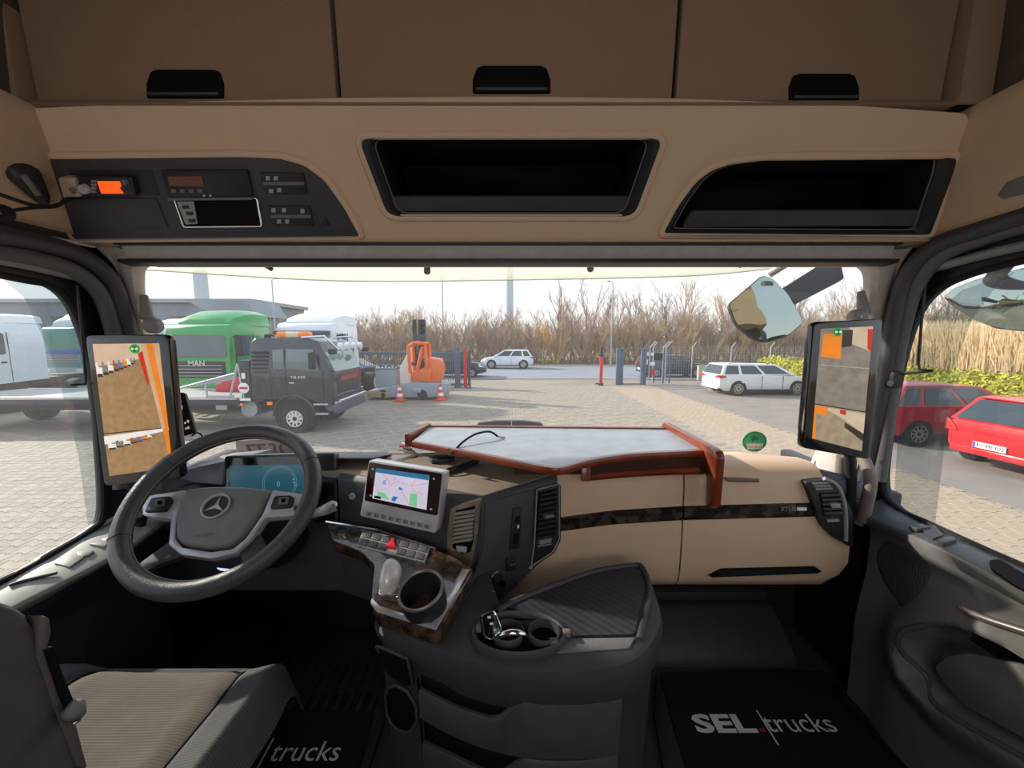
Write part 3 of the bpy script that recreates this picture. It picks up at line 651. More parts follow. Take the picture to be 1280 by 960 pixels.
fl = (C(0, YF-.001, 0), Vector((0, -1, 0)))
gv = patch('glove_box_grip', [(886, 719), (902, 711), (1018, 708), (1026, 713), (1022, 716), (890, 721)], fl, .004, DEEP, da, bev=.001)
for i in range(3): patch('grip_rib', [(897, 713.0+2.2*i), (1016, 710.0+2.2*i), (1016, 711.0+2.2*i), (897, 714.0+2.2*i)], fl, .006, BLACK, gv)
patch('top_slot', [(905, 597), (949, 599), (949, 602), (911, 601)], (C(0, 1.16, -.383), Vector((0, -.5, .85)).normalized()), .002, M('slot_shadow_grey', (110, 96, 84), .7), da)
# right end vent
vr = rnd(pxs([(1003, 601), (1028, 598), (1047, 607), (1062, 640), (1062, 683), (1036, 668), (1024, 655)], fd), .008)
B().prism([p+Vector((0, .05, 0)) for p in vr], (0, -.062, 0)).obj('vent_housing', BLACK, da, bev=.004)
vh = da.children[-1] if da.children else None
fv = (C(0, YF-.018, 0), Vector((0, -1, 0)))
vent = [o for o in bpy.data.objects if o.name.startswith('vent_housing')][-1]
patch('vent_throat', [(1024, 616), (1047, 615), (1054, 642), (1028, 645)], fv, .0005, DEEP, vent)
for i in range(5): patch('vent_slat', [(1024+1*i, 617+5.6*i), (1048+1.2*i, 616+5.6*i), (1049+1.2*i, 618.5+5.6*i), (1025+1*i, 619.5+5.6*i)], fv, .008, SOFT, vent)
patch('vent_tab', [(1033, 628), (1045, 627), (1047, 632), (1036, 633)], fv, .014, MIDG, vent, bev=.001)
patch('vent_wheel', [(1032, 649), (1047, 648), (1048, 651), (1033, 652)], fv, .005, MIDG, vent)
for i in range(3): patch('vent_top_slat', [(1014+2*i, 603+3.4*i), (1034+2.5*i, 602+3.4*i), (1035+2.5*i, 604+3.4*i), (1015+2*i, 605.4+3.4*i)], fv, .004, MIDG, vent)
B().tube(spl([P(1030, 598, pl=fv), P(1047, 608, pl=fv), P(1056, 635, pl=fv), P(1057, 676, pl=fv)], 6), .006, 8).obj('vent_rim', MIDG, vent, sm=80)
B().prism([C(.93, 1.14, -.39), C(.93, 1.6, -.47), C(1.14, 1.6, -.5), C(1.08, 1.16, -.44), C(1.0, 1.14, -.40)], (0, 0, -.06)).obj('corner_top', M('blue_grey_dash_corner', (78, 84, 98), .55), da, bev=.01)
# --- centre stack: plan polygon with a prow towards the cab
pA, pB, pC_, pD = (-.52, 1.13), (-.158, .99), (-.073, .95), (.135, 1.12)
def ring(z, dz=(0, 0, 0, 0), grow=0): return [C(x, y, z+d) for (x, y), d in zip((pA, pB, pC_, pD), dz)]+[C(.135, 1.34, z), C(-.52, 1.34, z)]
def narrow(z): return [C(*pA, z), C(*pB, z), C(*pC_, z), C(-.055, .966, z), C(-.055, 1.34, z), C(-.52, 1.34, z)]
B().loft([narrow(-.78), narrow(-.715), ring(-.625), ring(-.415), [p+Vector((0, .014, 0)) for p in ring(-.400)]]).obj('centre_stack', DFACE, da, bev=.004)
B().loft([[C(x, y, -.398), C(x, 1.32, -.400), C(x, 1.6, -.47), C(x, 1.6, -.49), C(x, y, -.42)] for x, y in ((-1.0, 1.2), (-.52, 1.145), (-.16, 1.004), (-.075, .964), (.13, 1.132), (.16, 1.18))]).obj('top_cover', DTOP, da, bev=.004)
# right face of the prow
A3, D3 = C(*pC_, -.5), C(*pD, -.5)
fr_ = plane(A3, D3, A3+Vector((0, 0, .2)))
rn = fr_[1]
patch('side_panel', [(606, 628), (668, 611), (668, 664), (659, 708), (612, 752), (598, 756), (590, 722), (604, 690)], fr_, .003, SOFT, da, bev=.001)
u_ = patch('socket_strip', [(640, 635), (651, 633), (648, 684), (635, 686)], fr_, .006, BLACK, da, bev=.0015)
for q in ([(643, 645), (648, 644), (647, 652), (642, 653)], [(641, 666), (646, 665), (645, 678), (640, 679)]): patch('socket', q, fr_, .0075, DEEP, u_)
patch('socket_icon', [(645, 655), (647, 655), (646.6, 659), (644.6, 659)], fr_, .0075, WHITE, u_)
patch('power_socket', [(631, 696), (644, 694), (643, 711), (630, 713)], fr_, .008, BLACK, da, r=.006, bev=.002)
write('socket_lettering', '24V', P(635.5, 706, pl=fr_)+rn*.009, P(642, 704, pl=fr_)+rn*.009, (0, 0, 1), MIDG, da, hk=.8)
lt = B().lathe([(.001, .012), (.012, .012), (.014, .006), (.018, .006), (.019, 0)], P(620, 722, pl=fr_), rn, 20).obj('lighter_socket', BLACK, da)
B().lathe([(.014, .007), (.0155, .0085), (.0175, .007)], P(618, 721, pl=fr_), rn, 20).obj('lighter_ring', M('brass_ring', (120, 108, 84), .3, metal=.8), lt)
B().lathe([(.001, .022), (.008, .022), (.009, .012)], P(623, 726, pl=fr_), rn, 14).obj('lighter_knob', GLOSSB, lt)
B().lathe([(.001, .004), (.004, .004), (.005, 0)], P(663, 709, pl=fr_), rn, 12).obj('mini_jack', SILV, da)
vq = B().prism([p-rn*.004 for p in rnd(pxs([(671, 612), (699, 605), (699, 674), (691, 690), (664, 708), (668, 680)], fr_), .008)], rn*.012).obj('vent_housing', BLACK, da, bev=.002)
fr2 = (fr_[0]+rn*.008, rn)
B().tube([p for p in rnd(pxs([(671, 612), (699, 605), (699, 674), (691, 690), (664, 708), (668, 680)], fr2), .008)], .0025, 6, True).obj('vent_rim', MIDG, vq)
patch('vent_throat', [(674, 615), (696, 610), (694, 668), (669, 672)], fr2, .0005, DEEP, vq)
for i in range(9): patch('vent_slat', [(674-.5*i, 617+6*i), (696-.2*i, 612.5+6*i), (696-.2*i, 615+6*i), (674-.5*i, 619.5+6*i)], fr2, .007, BLACK, vq)
patch('vent_tab', [(678, 643), (689, 641), (689, 645), (678, 647)], fr2, .013, GREYP, vq, bev=.001)
patch('vent_wheel', [(673, 675), (688, 672), (687, 677), (673, 680)], fr2, .006, MIDG, vq)
patch('vent_icon', [(672, 682), (690, 679), (689.6, 680.4), (672, 683.6)], fr2, .002, MIDG, vq)
# left vent, facing the driver
fL = plane(C(*pB, -.5), C(*pC_, -.5), C(*pB, -.4)); ln = fL[1]
vo_ = rnd(pxs([(566, 634), (580, 628), (602, 622), (600, 640), (597, 668), (592, 706), (585, 709), (561, 690), (562, 660)], fL), .006)
vl = B().prism([p-ln*.004 for p in vo_], ln*.014).obj('vent_housing', M('satin_vent_frame', (150, 138, 124), .4, metal=.35), da, bev=.003)
fL2 = (fL[0]+ln*.010, ln)
patch('vent_throat', [(570, 638), (594, 632), (592, 676), (588, 690), (578, 692), (566, 684), (566, 662)], fL2, .001, DEEP, vl)
for i in range(8): patch('vent_slat', [(570-.4*i, 640+5*i), (594-.4*i, 636+5*i), (594-.4*i, 639.4+5*i), (570-.4*i, 643.2+5*i)], fL2, .007, M('vent_slat_grey', (150, 144, 136), .5), vl)
patch('vent_knob', [(572, 681), (584, 683), (584, 689), (573, 688)], fL2, .008, SILV, vl, bev=.001)
B().tube([P(596.5, 652, pl=fL2)+ln*.002, P(595, 667, pl=fL2)+ln*.002], .006, 10).obj('vent_wheel', GREYP, vl)
# screen : tablet with a key bar
d1 = plane(P(454, 627, Y=1.035), P(548, 647, Y=.965), P(460, 576, Y=1.045)); dn = d1[1]
tb = thing('infotainment_display', 'silver-framed central display showing a road map', 'display', P(500, 650, pl=d1))
B().prism([p-dn*.035 for p in rnd(pxs([(461, 575), (555, 590.5), (548.5, 648), (544.5, 667), (449.5, 645), (453, 627)], d1), .008)], dn*.035).obj('case', SILV, tb, bev=.003)
patch('screen_glass', [(462, 577.5), (553, 592), (547, 644.5), (456, 625.5)], d1, .002, M('brown_black_glass', (40, 16, 18), .15, coat=.4), tb, r=.006)
mp = patch('map_image', [(471, 585), (537, 594), (533.5, 637), (466, 622.5)], d1, .0026, M('map_paper', (205, 200, 222), .4, em=.55, var=.05), tb)
patch('map_header', [(471, 585), (537, 594), (536.4, 600), (470.2, 590)], d1, .0032, M('map_blue', (44, 112, 160), .4, em=.5), mp)
MG = M('map_green', (130, 205, 150), .4, em=.5); MR_ = M('map_red', (226, 120, 140), .4, em=.5); MB = M('map_marker', (20, 130, 190), .4, em=.5)
for q, mt in (([(513.5, 616), (522, 617), (521.5, 634), (512, 631)], MG), ([(473, 614), (482, 616), (488, 624), (472, 621)], MG), ([(500, 608), (505, 612), (499, 612)], MB), ([(492, 620), (498, 621), (494, 627), (490, 625)], MB), ([(480, 600), (484, 599), (483, 606), (479, 605)], M('map_lilac', (160, 160, 220), .4, em=.5))): patch('map_area', q, d1, .003, mt, mp)
for pts in ([(471, 612), (484, 611), (492, 604), (500, 602), (512, 607), (534, 604)], [(478, 591), (486, 600), (490, 606)], [(514, 604), (518, 614), (530, 618)], [(502, 612), (508, 622), (512, 631)], [(494, 596), (495, 602)], [(520, 598), (516, 606)]):
    B().tube([P(x, y, pl=d1)+dn*.003 for x, y in pts], .0007, 4).obj('map_road', MR_, mp)
patch('map_scale', [(469, 619), (477, 620.6), (476.6, 623.6), (468.6, 622)], d1, .0034, GLOSSB, mp)
for x, y in ((467, 586), (464, 619), (543, 598), (539.5, 636)): patch('touch_icon', [(x-1.2, y-1), (x+1.2, y-.6), (x+1, y+1.4), (x-1.4, y+1)], d1, .003, WHITE, tb)
for i in range(9):
    x = 459+9.0*i; y = 639+2.0*i
    patch('key', [(x, y), (x+6, y+1.2), (x+5.4, y+6), (x-.6, y+4.8)], d1, .002, M('key_grey', (150, 150, 150), .4, metal=.4), tb)
    patch('key_icon', [(x+2.2, y+1.5), (x+3, y+1.7), (x+2.6, y+4.6), (x+1.8, y+4.4)], d1, .0026, BLACK, tb)
# driver cluster
fc = plane(P(281, 660, Y=1.125), P(421, 655, Y=1.125), P(281, 570, Y=1.165)); cn = fc[1]
cl = thing('instrument_cluster', 'wide digital instrument cluster with blue screen behind the steering wheel', 'instrument display', P(350, 660, pl=fc))
B().prism([p-cn*.03 for p in rnd(pxs([(280, 570), (419, 566), (423, 656), (281, 661)], fc), .012)], cn*.03).obj('case', M('cluster_frame', (50, 52, 54), .3), cl, bev=.003)
patch('glass', [(283, 573), (416, 569), (419, 653), (284, 657)], fc, .001, GLOSSB, cl, r=.01)
im = patch('screen_image', [(288, 582), (386, 580), (388, 652), (288, 655)], fc, .0015, M('cluster_blue', (52, 104, 124), .25, em=.28, var=.08, vs=10), cl, r=.004)
gc = P(350, 604, pl=fc)+cn*.002; ex = (P(360, 604, pl=fc)-P(350, 604, pl=fc)).normalized(); ey = cn.cross(ex)
for R_ in (.047, .052): B().tube([gc+ex*math.cos(a)*R_+ey*math.sin(a)*R_ for a in [math.radians(-30+240*i/30) for i in range(31)]], .0006, 4).obj('dial_ring', M('cluster_pale', (120, 170, 185), .4, em=.35), im)
write('speed_digit', '0', P(346.5, 608, pl=fc)+cn*.002, P(350.5, 608, pl=fc)+cn*.002, ey if ey.z > 0 else -ey, MATS['cluster_pale'], im, hk=1)
for i, a in enumerate((-10, 10, 25)): patch('gauge_mark', [(366+i, 598+4*i), (369+i, 598+4*i), (369+i, 599.4+4*i), (366+i, 599.4+4*i)], fc, .0022, MATS['cluster_pale'], im)
# driver side of the dashboard
B().loft([[C(x, 1.14, -.78), C(x, 1.18, -.52), C(x, 1.19, -.44), C(x, 1.22, -.405+dz), C(x, 1.34, -.40+dz), C(x, 1.6, -.47), C(x, 1.6, -.78)] for x, dz in ((-1.10, -.03), (-1.0, -.01), (-.9, -.0), (-.5, -.0))]).obj('driver_panel', SOFT, da, bev=.004)
B().loft([[C(-1.06, 1.2, -.44), C(-1.06, 1.45, -.44), C(-1.06, 1.45, -.43), C(-1.06, 1.2, -.42)], [C(-.97, 1.16, -.44), C(-.97, 1.45, -.44), C(-.97, 1.4, -.41), C(-.97, 1.17, -.392)], [C(-.872, 1.14, -.44), C(-.872, 1.45, -.44), C(-.872, 1.4, -.40), C(-.872, 1.15, -.368)]]).obj('cluster_hood', M('hood_blue_grey', (120, 128, 142), .5, bump=.2), da, bev=.008)
B().prism([C(-1.03, 1.14, -.455), C(-.96, 1.125, -.44), C(-.885, 1.12, -.45), C(-.885, 1.12, -.52), C(-1.03, 1.13, -.52)], (0, .08, 0)).obj('side_vent', BLACK, da, bev=.006)
B().box(C(-.955, 1.118, -.485), (.10, .02, .04)).obj('vent_mouth', DEEP, da, bev=.004)
B().prism([C(-.78, 1.18, -.372), C(-.43, 1.18, -.372), C(-.41, 1.4, -.42), C(-.8, 1.4, -.42)], (0, 0, .006)).obj('cluster_lid', SOFT, da, bev=.003)
B().lathe([(.001, .006), (.009, .006), (.01, 0)], P(441, 620, Y=1.09), (-.3, -1, 0), 14).obj('sensor_button', MIDG, da)
# storage tray in the top of the dash (dark oval dish with lid)
dz = H-.394
ds = B().prism([Vector((x, y, dz)) for x, y in [(P(px, py, Z=-.394).x, P(px, py, Z=-.394).y) for px, py in ((492, 578), (520, 569), (560, 566), (600, 573), (598, 580), (558, 592), (520, 590))]], (0, 0, .006)).obj('top_dish', BLACK, da, bev=.002)
patch('dish_insert', [(505, 576), (530, 571), (560, 570), (590, 575), (556, 587), (528, 586)], (C(0, 0, -.387), Vector((0, 0, 1))), .002, DTOP, ds)
# wood control plane
wp = plane(P(410, 655, Y=1.08), P(545, 690, Y=.935), P(545, 790, Y=.70)); wn = wp[1]
wd = B().prism([p-wn*.03 for p in rnd(pxs([(409, 654), (470, 664), (545, 688), (563, 694), (592, 712), (548, 792), (470, 768), (464, 752), (468, 706), (452, 690), (416, 676)], wp), .012)], wn*.03).obj('control_panel', BURL, da, bev=.004)
patch('chrome_edge', [(465, 748), (475, 758), (540, 779), (578, 711), (587, 713), (545, 788), (471, 765), (463, 754)], wp, .002, M('satin_chrome_edge', (205, 206, 212), .22, metal=.5), wd, bev=.0008)
B().tube([P(x, y, pl=wp)+wn*.002 for x, y in ((408, 653), (470, 663), (545, 687))], .004, 6).obj('chrome_edge', CHROME, wd, sm=30)
B().prism([p-wn*.10 for p in pxs([(470, 708), (545, 690), (584, 714), (545, 786), (474, 765)], wp)], wn*.075).obj('control_panel_base', SOFT, da, bev=.004)
sb_ = B().lathe([(.001, .006), (.011, .006), (.013, .004), (.013, 0)], P(428, 666, pl=wp), wn, 20).obj('start_button', BLACK, wd)
B().lathe([(.0135, 0), (.0145, .007), (.017, .007), (.018, 0)], P(428, 666, pl=wp), wn, 20).obj('start_ring', CHROME, sb_)
kb = patch('key_bank', [(454, 663), (538, 684), (531, 704), (447, 683)], wp, .004, SILV, wd, bev=.001)
for r_ in range(2):
    for i in range(7):
        x0 = 455+11.7*i-3.8*r_; y0 = 665+2.9*i+9.6*r_
        if r_ == 1 and i == 3: continue
        patch('key', [(x0, y0), (x0+10.8, y0+2.7), (x0+8, y0+10.6), (x0-2.8, y0+7.9)], wp, .007, M('key_satin', (98, 98, 102), .4, metal=.3), kb, bev=.0008)
patch('hazard_key', [(492.5, 676), (495, 689), (482.5, 686.5)], wp, .012, M('hazard_red', (205, 40, 48), .35, em=.12), kb, bev=.001)
# gear selector
gs = patch('selector_plate', [(476, 712), (506, 703), (519, 712), (504, 754), (474, 748)], wp, .002, M('plate_grey', (96, 92, 88), .4), wd, r=.012)
t = thing('gear_selector', 'silver gear selector lever on the wood control panel', 'gear lever', P(490, 740, pl=wp))
b0, b1 = P(488, 736, pl=wp)+wn*.014, P(495, 716, pl=wp)+wn*.05
B().tube(spl([P(487, 746, pl=wp)+wn*.010, P(489, 741, pl=wp)+wn*.030, P(493, 733, pl=wp)+wn*.045, P(496, 727, pl=wp)+wn*.048], 4), [.015, .018, .021, .023, .024, .025, .025, .025, .024, .023, .021, .018, .013], 14, flat=.8).obj('lever', M('lever_silver', (226, 224, 222), .3, metal=.1), t, sm=80)
B().tube([p+wn*.012 for p in rnd(pxs([(478, 736), (502, 740), (500, 752), (475, 748)], wp), .008)], .0045, 8, True).obj('lever_frame', CHROME, t, sm=80)
patch('lever_keys', [(479, 738), (501, 741), (499, 751), (477, 747)], wp, .012, GREYP, t, bev=.002)
# cup holder
cc_ = P(533, 758, pl=wp); ax_ = (wn+Vector((-.1, -.25, .1))).normalized()
cp = B().lathe([(.040, -.03), (.044, .0), (.047, .05), (.045, .054), (.041, .052), (.036, .0), (.033, -.02), (.001, -.02)], cc_, ax_, 28).obj('cup_holder', BLACK, wd, sm=50)
B().lathe([(.0415, .052), (.0435, .057), (.046, .057), (.0475, .051)], cc_, ax_, 28).obj('cup_holder_rim', M('satin_rim', (130, 124, 120), .35, metal=.5), cp, sm=80)
# ------------------------------------------------------------------ lower console with drawers
cz = -.6
fo = [(-.292, .80), (-.25, .765), (-.17, .725), (-.09, .69), (0, .667), (.09, .661), (.18, .672), (.235, .692), (.27, .725), (.3, .765), (.325, .82), (.348, .975)]
fo = [Vector((x, y, 0)) for x, y in fo]; fs = spl(fo, 6); nf = len(fs)-1
def cpt(u, z, off=0):
    f = u*nf; i = min(nf-1, int(f)); g = f-i; p = fs[i]*(1-g)+fs[i+1]*g
    tg = (fs[i+1]-fs[i]).normalized(); n = Vector((tg.y, -tg.x, 0))
    k = (-.6-z)/.6                       # leans in a little towards the floor
    return Vector((p.x*(1-.06*k), p.y+.03*k, z+H))+n*off
co = thing('centre_console', 'black lower console with open drawers and rubber-lined top', 'console', C(0, .82, FZ))
back = [(.335, .985), (.29, .965), (.15, .893), (.01, .822), (-.03, .835), (-.06, .95), (-.292, .98)]
def cring(z, off=0): return [cpt(i/40, z, off) for i in range(41)]+[C(x, y, z) for x, y in back]
def zf(u, a): return a+(.035*(1-sst(.12, .28, u)))
def cringv(z, off): return [cpt(i/40, zf(i/40, z), off) for i in range(41)]+[C(x, y, z) for x, y in back]
B().loft([cring(FZ+.002), cring(-.9), cringv(-.70, 0), cringv(-.685, .010), cring(-.625, .014), cring(-.607, .008), cring(-.6, -.004)]).obj('body', SOFT, co, sm=35)
# which u has a given pixel column
def uof(px, z):
    best = min(range(201), key=lambda i: abs((lambda p: 640+F*(p.x)/(p.y*CT-(p.z-H)*ST))(cpt(i/200, z))-px)); return best/200
u1, u2, ua = uof(529, -.75), uof(771, -.75), uof(474, -.75)
def zat(px, py):   # height of the front at a pixel
    u = uof(px, -.75); p = cpt(u, -.75); r = ray(px, py); return r.z*(p.y/r.y)
def front(name, topf, zb, ua_, ub_, off, mat, parent=co):
    n = 26
    us = [ua_+(ub_-ua_)*i/n for i in range(n+1)]
    rings = []
    for u in us:
        t_, b_ = topf(u), zb(u)
        rings.append([cpt(u, b_, .001), cpt(u, b_, off), cpt(u, t_-.006, off), cpt(u, t_, off*.6), cpt(u, t_, -.02), cpt(u, t_-.02, .001)])
    return B().loft(rings).obj(name, mat, parent, bev=.0, sm=45)
def chev(pts):
    q = [(uof(x, -.75), zat(x, y)) for x, y in pts]
    def f(u):
        for (a, za), (b, zb) in zip(q, q[1:]):
            if u <= b: return za+(zb-za)*(u-a)/max(1e-6, b-a)
        return q[-1][1]
    return f
dt = chev([(528, 857), (560, 873), (621, 894), (650, 866), (772, 863)]); db = chev([(528, 893), (640, 938), (700, 942), (772, 938)])
D1 = M('drawer_front', (70, 71, 76), .5, bump=.2, bs=600)
front('drawer_front', dt, db, u1, u2, .012, D1)
dt2 = chev([(530, 928), (570, 945), (622, 968), (652, 944), (772, 940)])
front('drawer_front', dt2, lambda u: -.93, u1, u2, .012, D1)
front('drawer_front', lambda u: -.955, lambda u: -1.17, u1, u2, .01, D1)
ot = chev([(528, 822), (640, 862), (700, 866), (772, 862)])
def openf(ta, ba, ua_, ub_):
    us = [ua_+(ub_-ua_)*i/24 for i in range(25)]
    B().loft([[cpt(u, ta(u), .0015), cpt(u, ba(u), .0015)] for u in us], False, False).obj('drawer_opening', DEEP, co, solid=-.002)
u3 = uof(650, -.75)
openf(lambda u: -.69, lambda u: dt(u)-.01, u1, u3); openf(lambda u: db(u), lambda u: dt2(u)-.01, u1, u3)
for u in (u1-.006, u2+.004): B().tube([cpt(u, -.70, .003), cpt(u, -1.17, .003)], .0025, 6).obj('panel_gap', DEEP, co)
# left pillar openings
def hole_on(pts, name, bulge=.006):
    q = []
    for x, y in pts:
        u = uof(x, -.75); q.append((u, zat(x, y)))
    ring_ = [cpt(u, z, .013 if z > -.70 else .004) for u, z in q]
    cu = sum(u for u, z in q)/len(q); cz_ = sum(z for u, z in q)/len(q); oo = .0125 if cz_ > -.72 else .004
    b = B(); rr = [[b.v(cpt(cu+(u-cu)*k, cz_+(z-cz_)*k, oo)) for u, z in q] for k in (1, .66, .33)]; c_ = b.v(cpt(cu, cz_, oo)); m = len(q)
    for r0, r1 in zip(rr, rr[1:]):
        for i in range(m): b.face([r0[i], r0[(i+1) % m], r1[(i+1) % m], r1[i]])
    for i in range(m): b.face([rr[2][i], rr[2][(i+1) % m], c_])
    o = b.obj(name, DEEP, co, sm=60)
    B().tube(ring_, .004, 8, True).obj('opening_rim', SOFT, o, sm=80); return o
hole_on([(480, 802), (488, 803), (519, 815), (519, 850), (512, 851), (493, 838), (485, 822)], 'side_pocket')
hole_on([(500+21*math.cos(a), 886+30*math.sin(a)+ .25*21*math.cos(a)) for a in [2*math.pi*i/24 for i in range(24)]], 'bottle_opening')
# top: ledge, rubber liner, cup recess
ctp = (C(0, 0, cz), Vector((0, 0, 1)))
patch('rubber_liner', [(630, 760), (700, 733), (745, 718), (787, 710), (801, 713), (806, 738), (793, 795), (704, 797), (692, 780), (660, 768)], ctp, .004, M('rubber_liner', (52, 55, 62), .5, bump=.5, bs=120, stripes=(26, 'DIAGONAL', .45)), co, r=.01)
B().tube(spl(pxs([(622, 766), (640, 753), (700, 729), (745, 714), (790, 707), (803, 710), (812, 740), (799, 800)], (ctp[0]+Vector((0, 0, .004)), ctp[1])), 5), .007, 8).obj('top_rail', SOFT, co, sm=80)
patch('flat_ledge', [(708, 800), (794, 798), (786, 812), (696, 817)], ctp, .003, GREYP, co, bev=.001)
rc = P(648, 796, pl=ctp); exx = (P(708, 796, pl=ctp)-rc).length
def ell_ring(k, h): return [rc+Vector((math.cos(a)*exx*k, math.sin(a)*exx*k*.62, h)) for a in [2*math.pi*i/32 for i in range(32)]]
B().loft([ell_ring(1, -.004), ell_ring(1, .012), ell_ring(.94, .016), ell_ring(.88, .012), ell_ring(.84, .002)], True, False).obj('cup_recess_rim', SOFT, co, sm=80)
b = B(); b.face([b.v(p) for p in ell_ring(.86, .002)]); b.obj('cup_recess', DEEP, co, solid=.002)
for x in (635, 680): B().lathe([(.03, .0), (.033, .018), (.03, .02), (.027, .003)], P(x, 798, pl=ctp), (0, 0, 1), 22).obj('cup_clamp_ring', SOFT, co, sm=80)
for x, y in ((600, 792), (692, 810), (708, 798)): B().box(P(x, y, pl=ctp)+Vector((0, 0, .012)), (.016, .014, .012)).obj('clamp_finger', M('handle_grey', (128, 118, 112)), co, bev=.003)
# key fob lying in the cup recess
t = thing('key_fob', 'black and silver vehicle key fob standing in the console cup recess', 'key', P(610, 796, pl=ctp)+Vector((0, 0, .004)))
kp = plane(P(606, 790, Y=.72), P(625, 785, Y=.74), P(600, 766, Y=.745)); kn = kp[1]
B().prism(rnd(pxs([(602, 768), (618, 764), (627, 788), (615, 800), (605, 796)], kp), .008), -kn*.012).obj('fob_body', GLOSSB, t, bev=.003)
B().tube(rnd(pxs([(602, 768), (618, 764), (627, 788), (615, 800), (605, 796)], kp), .008), .002, 6, True).obj('fob_edge', CHROME, t)
for x, y in ((611, 772), (614, 780), (617, 788)): patch('fob_icon', [(x-2, y-1.5), (x+2, y-2), (x+2.6, y+1), (x-1.4, y+1.5)], kp, .0012, WHITE, t)
B().tube(spl([P(622, 797, Y=.72), P(640, 791, Y=.715), P(655, 794, Y=.72), P(664, 799, Y=.73)], 4), [.006, .007, .008, .008, .008, .008, .008, .007, .007, .006, .005, .004, .003], 10).obj('fob_bow', CHROME, t, sm=80)
# small screw cap of the console front
B().lathe([(.001, .012), (.012, .012), (.013, 0)], cpt(uof(490, -.75), zat(490, 781), .002), (0, -1, .3), 14).obj('coin_hook', SILV, co)

# ------------------------------------------------------------------ steering wheel
wc = C(-.7224, .9436, -.4026); n_ = Vector((math.sin(.06326), -math.cos(.06326)*math.sin(.7177), math.cos(.06326)*math.cos(.7177)))
ru = n_.cross(Vector((0, 0, 1))).normalized(); ru = -ru if ru.x < 0 else ru
rv = n_.cross(ru); rv = -rv if rv.z < 0 else rv
wpl = (wc, n_)
st = thing('steering_wheel', 'black leather steering wheel with silver spokes and star emblem', 'steering wheel', wc-n_*.1)
LEATH = M('black_leather', (74, 75, 78), .34, bump=.5, bs=420)
R0 = .209
rim = B().tube([wc+ru*math.cos(a)*R0+rv*math.sin(a)*R0 for a in [2*math.pi*i/72 for i in range(72)]], .021, 16, True).obj('rim', LEATH, st, sm=80)
B().tube([wc+ru*math.cos(a)*(R0-.0214)+rv*math.sin(a)*(R0-.0214)+n_*(.002+.0012*(i % 2)) for i, a in enumerate([2*math.pi*i/220 for i in range(220)])], .0012, 4, True).obj('stitching', M('pale_stitching', (150, 140, 128), .8), rim)
for x, y in ((213, 580), (395, 575), (140, 678), (357, 682)):
    p = P(x, y, pl=wpl)-wc; a = math.atan2(p.dot(rv), p.dot(ru)); e = ru*math.cos(a)+rv*math.sin(a); tt = -ru*math.sin(a)+rv*math.cos(a)
    B().tube([wc+e*(R0+.0214*math.cos(b_))+n_*.0214*math.sin(b_) for b_ in [2*math.pi*i/16 for i in range(16)]], .0011, 4, True).obj('rim_seam', BLACK, rim)
hb = (wc-n_*.045, n_)      # hub sits lower than the rim
hq = pxs([(231, 611), (262, 607), (300, 607), (338, 611), (325, 640), (304, 668), (286, 682), (262, 685), (228, 681), (219, 672), (219, 648), (225, 622)], hb)
B().prism([p-n_*.05 for p in rnd(hq, .012)], n_*.05).obj('hub_pad', M('hub_grey', (124, 126, 125), .5, bump=.25, bs=500), st, bev=.012, seg=3)
def strip(pts, th, mat, name, pl=hb, lift=-.01, bev=.004): return B().prism([p+n_*(lift-.02) for p in rnd(pxs(pts, pl), .006)], n_*(.02+th)).obj(name, mat, st, bev=bev)
sl = strip([(166, 641), (174, 622), (190, 617), (231, 611), (224, 630), (219, 650), (217, 672), (226, 683), (262, 689), (290, 685), (306, 672), (327, 642), (340, 611), (378, 616), (376, 630), (366, 643), (330, 646), (313, 672), (293, 690), (263, 697), (224, 692), (209, 680), (212, 648)], .006, SILV, 'spoke_trim', lift=-.012)
for q, nm in (([(180, 640), (189, 622), (213, 620), (216, 625), (208, 639)], 'l'), ([(337, 636), (343, 620), (364, 619), (368, 624), (364, 634)], 'r')):
    kb2 = strip(q, .003, BLACK, 'spoke_keypad', lift=-.002, bev=.002)
    cx = sum(p[0] for p in q)/5; cy = sum(p[1] for p in q)/5
    patch('key', [(cx-6, cy-4), (cx+6, cy-5), (cx+5, cy+4), (cx-7, cy+5)], hb, .004, GREYP, kb2, bev=.001)
    patch('key', [(cx-2.5, cy-2), (cx+2.5, cy-2.4), (cx+2, cy+2), (cx-3, cy+2.4)], hb, .006, GLOSSB, kb2)
for q in ([(214, 668), (228, 690), (190, 703), (172, 714), (164, 706), (172, 698)], [(292, 680), (322, 664), (332, 690), (318, 706), (300, 702)]): strip(q, .0, SOFT, 'lower_spoke', lift=-.018, bev=.008)
strip([(262, 704), (300, 708), (290, 712), (266, 708)], .002, CHROME, 'lower_clip', lift=-.03, bev=.001)
for q in ([(150, 640), (178, 622), (178, 644), (152, 652)], [(364, 622), (392, 612), (394, 622), (366, 640)]): strip(q, .0, BLACK, 'upper_spoke', lift=-.006, bev=.006)
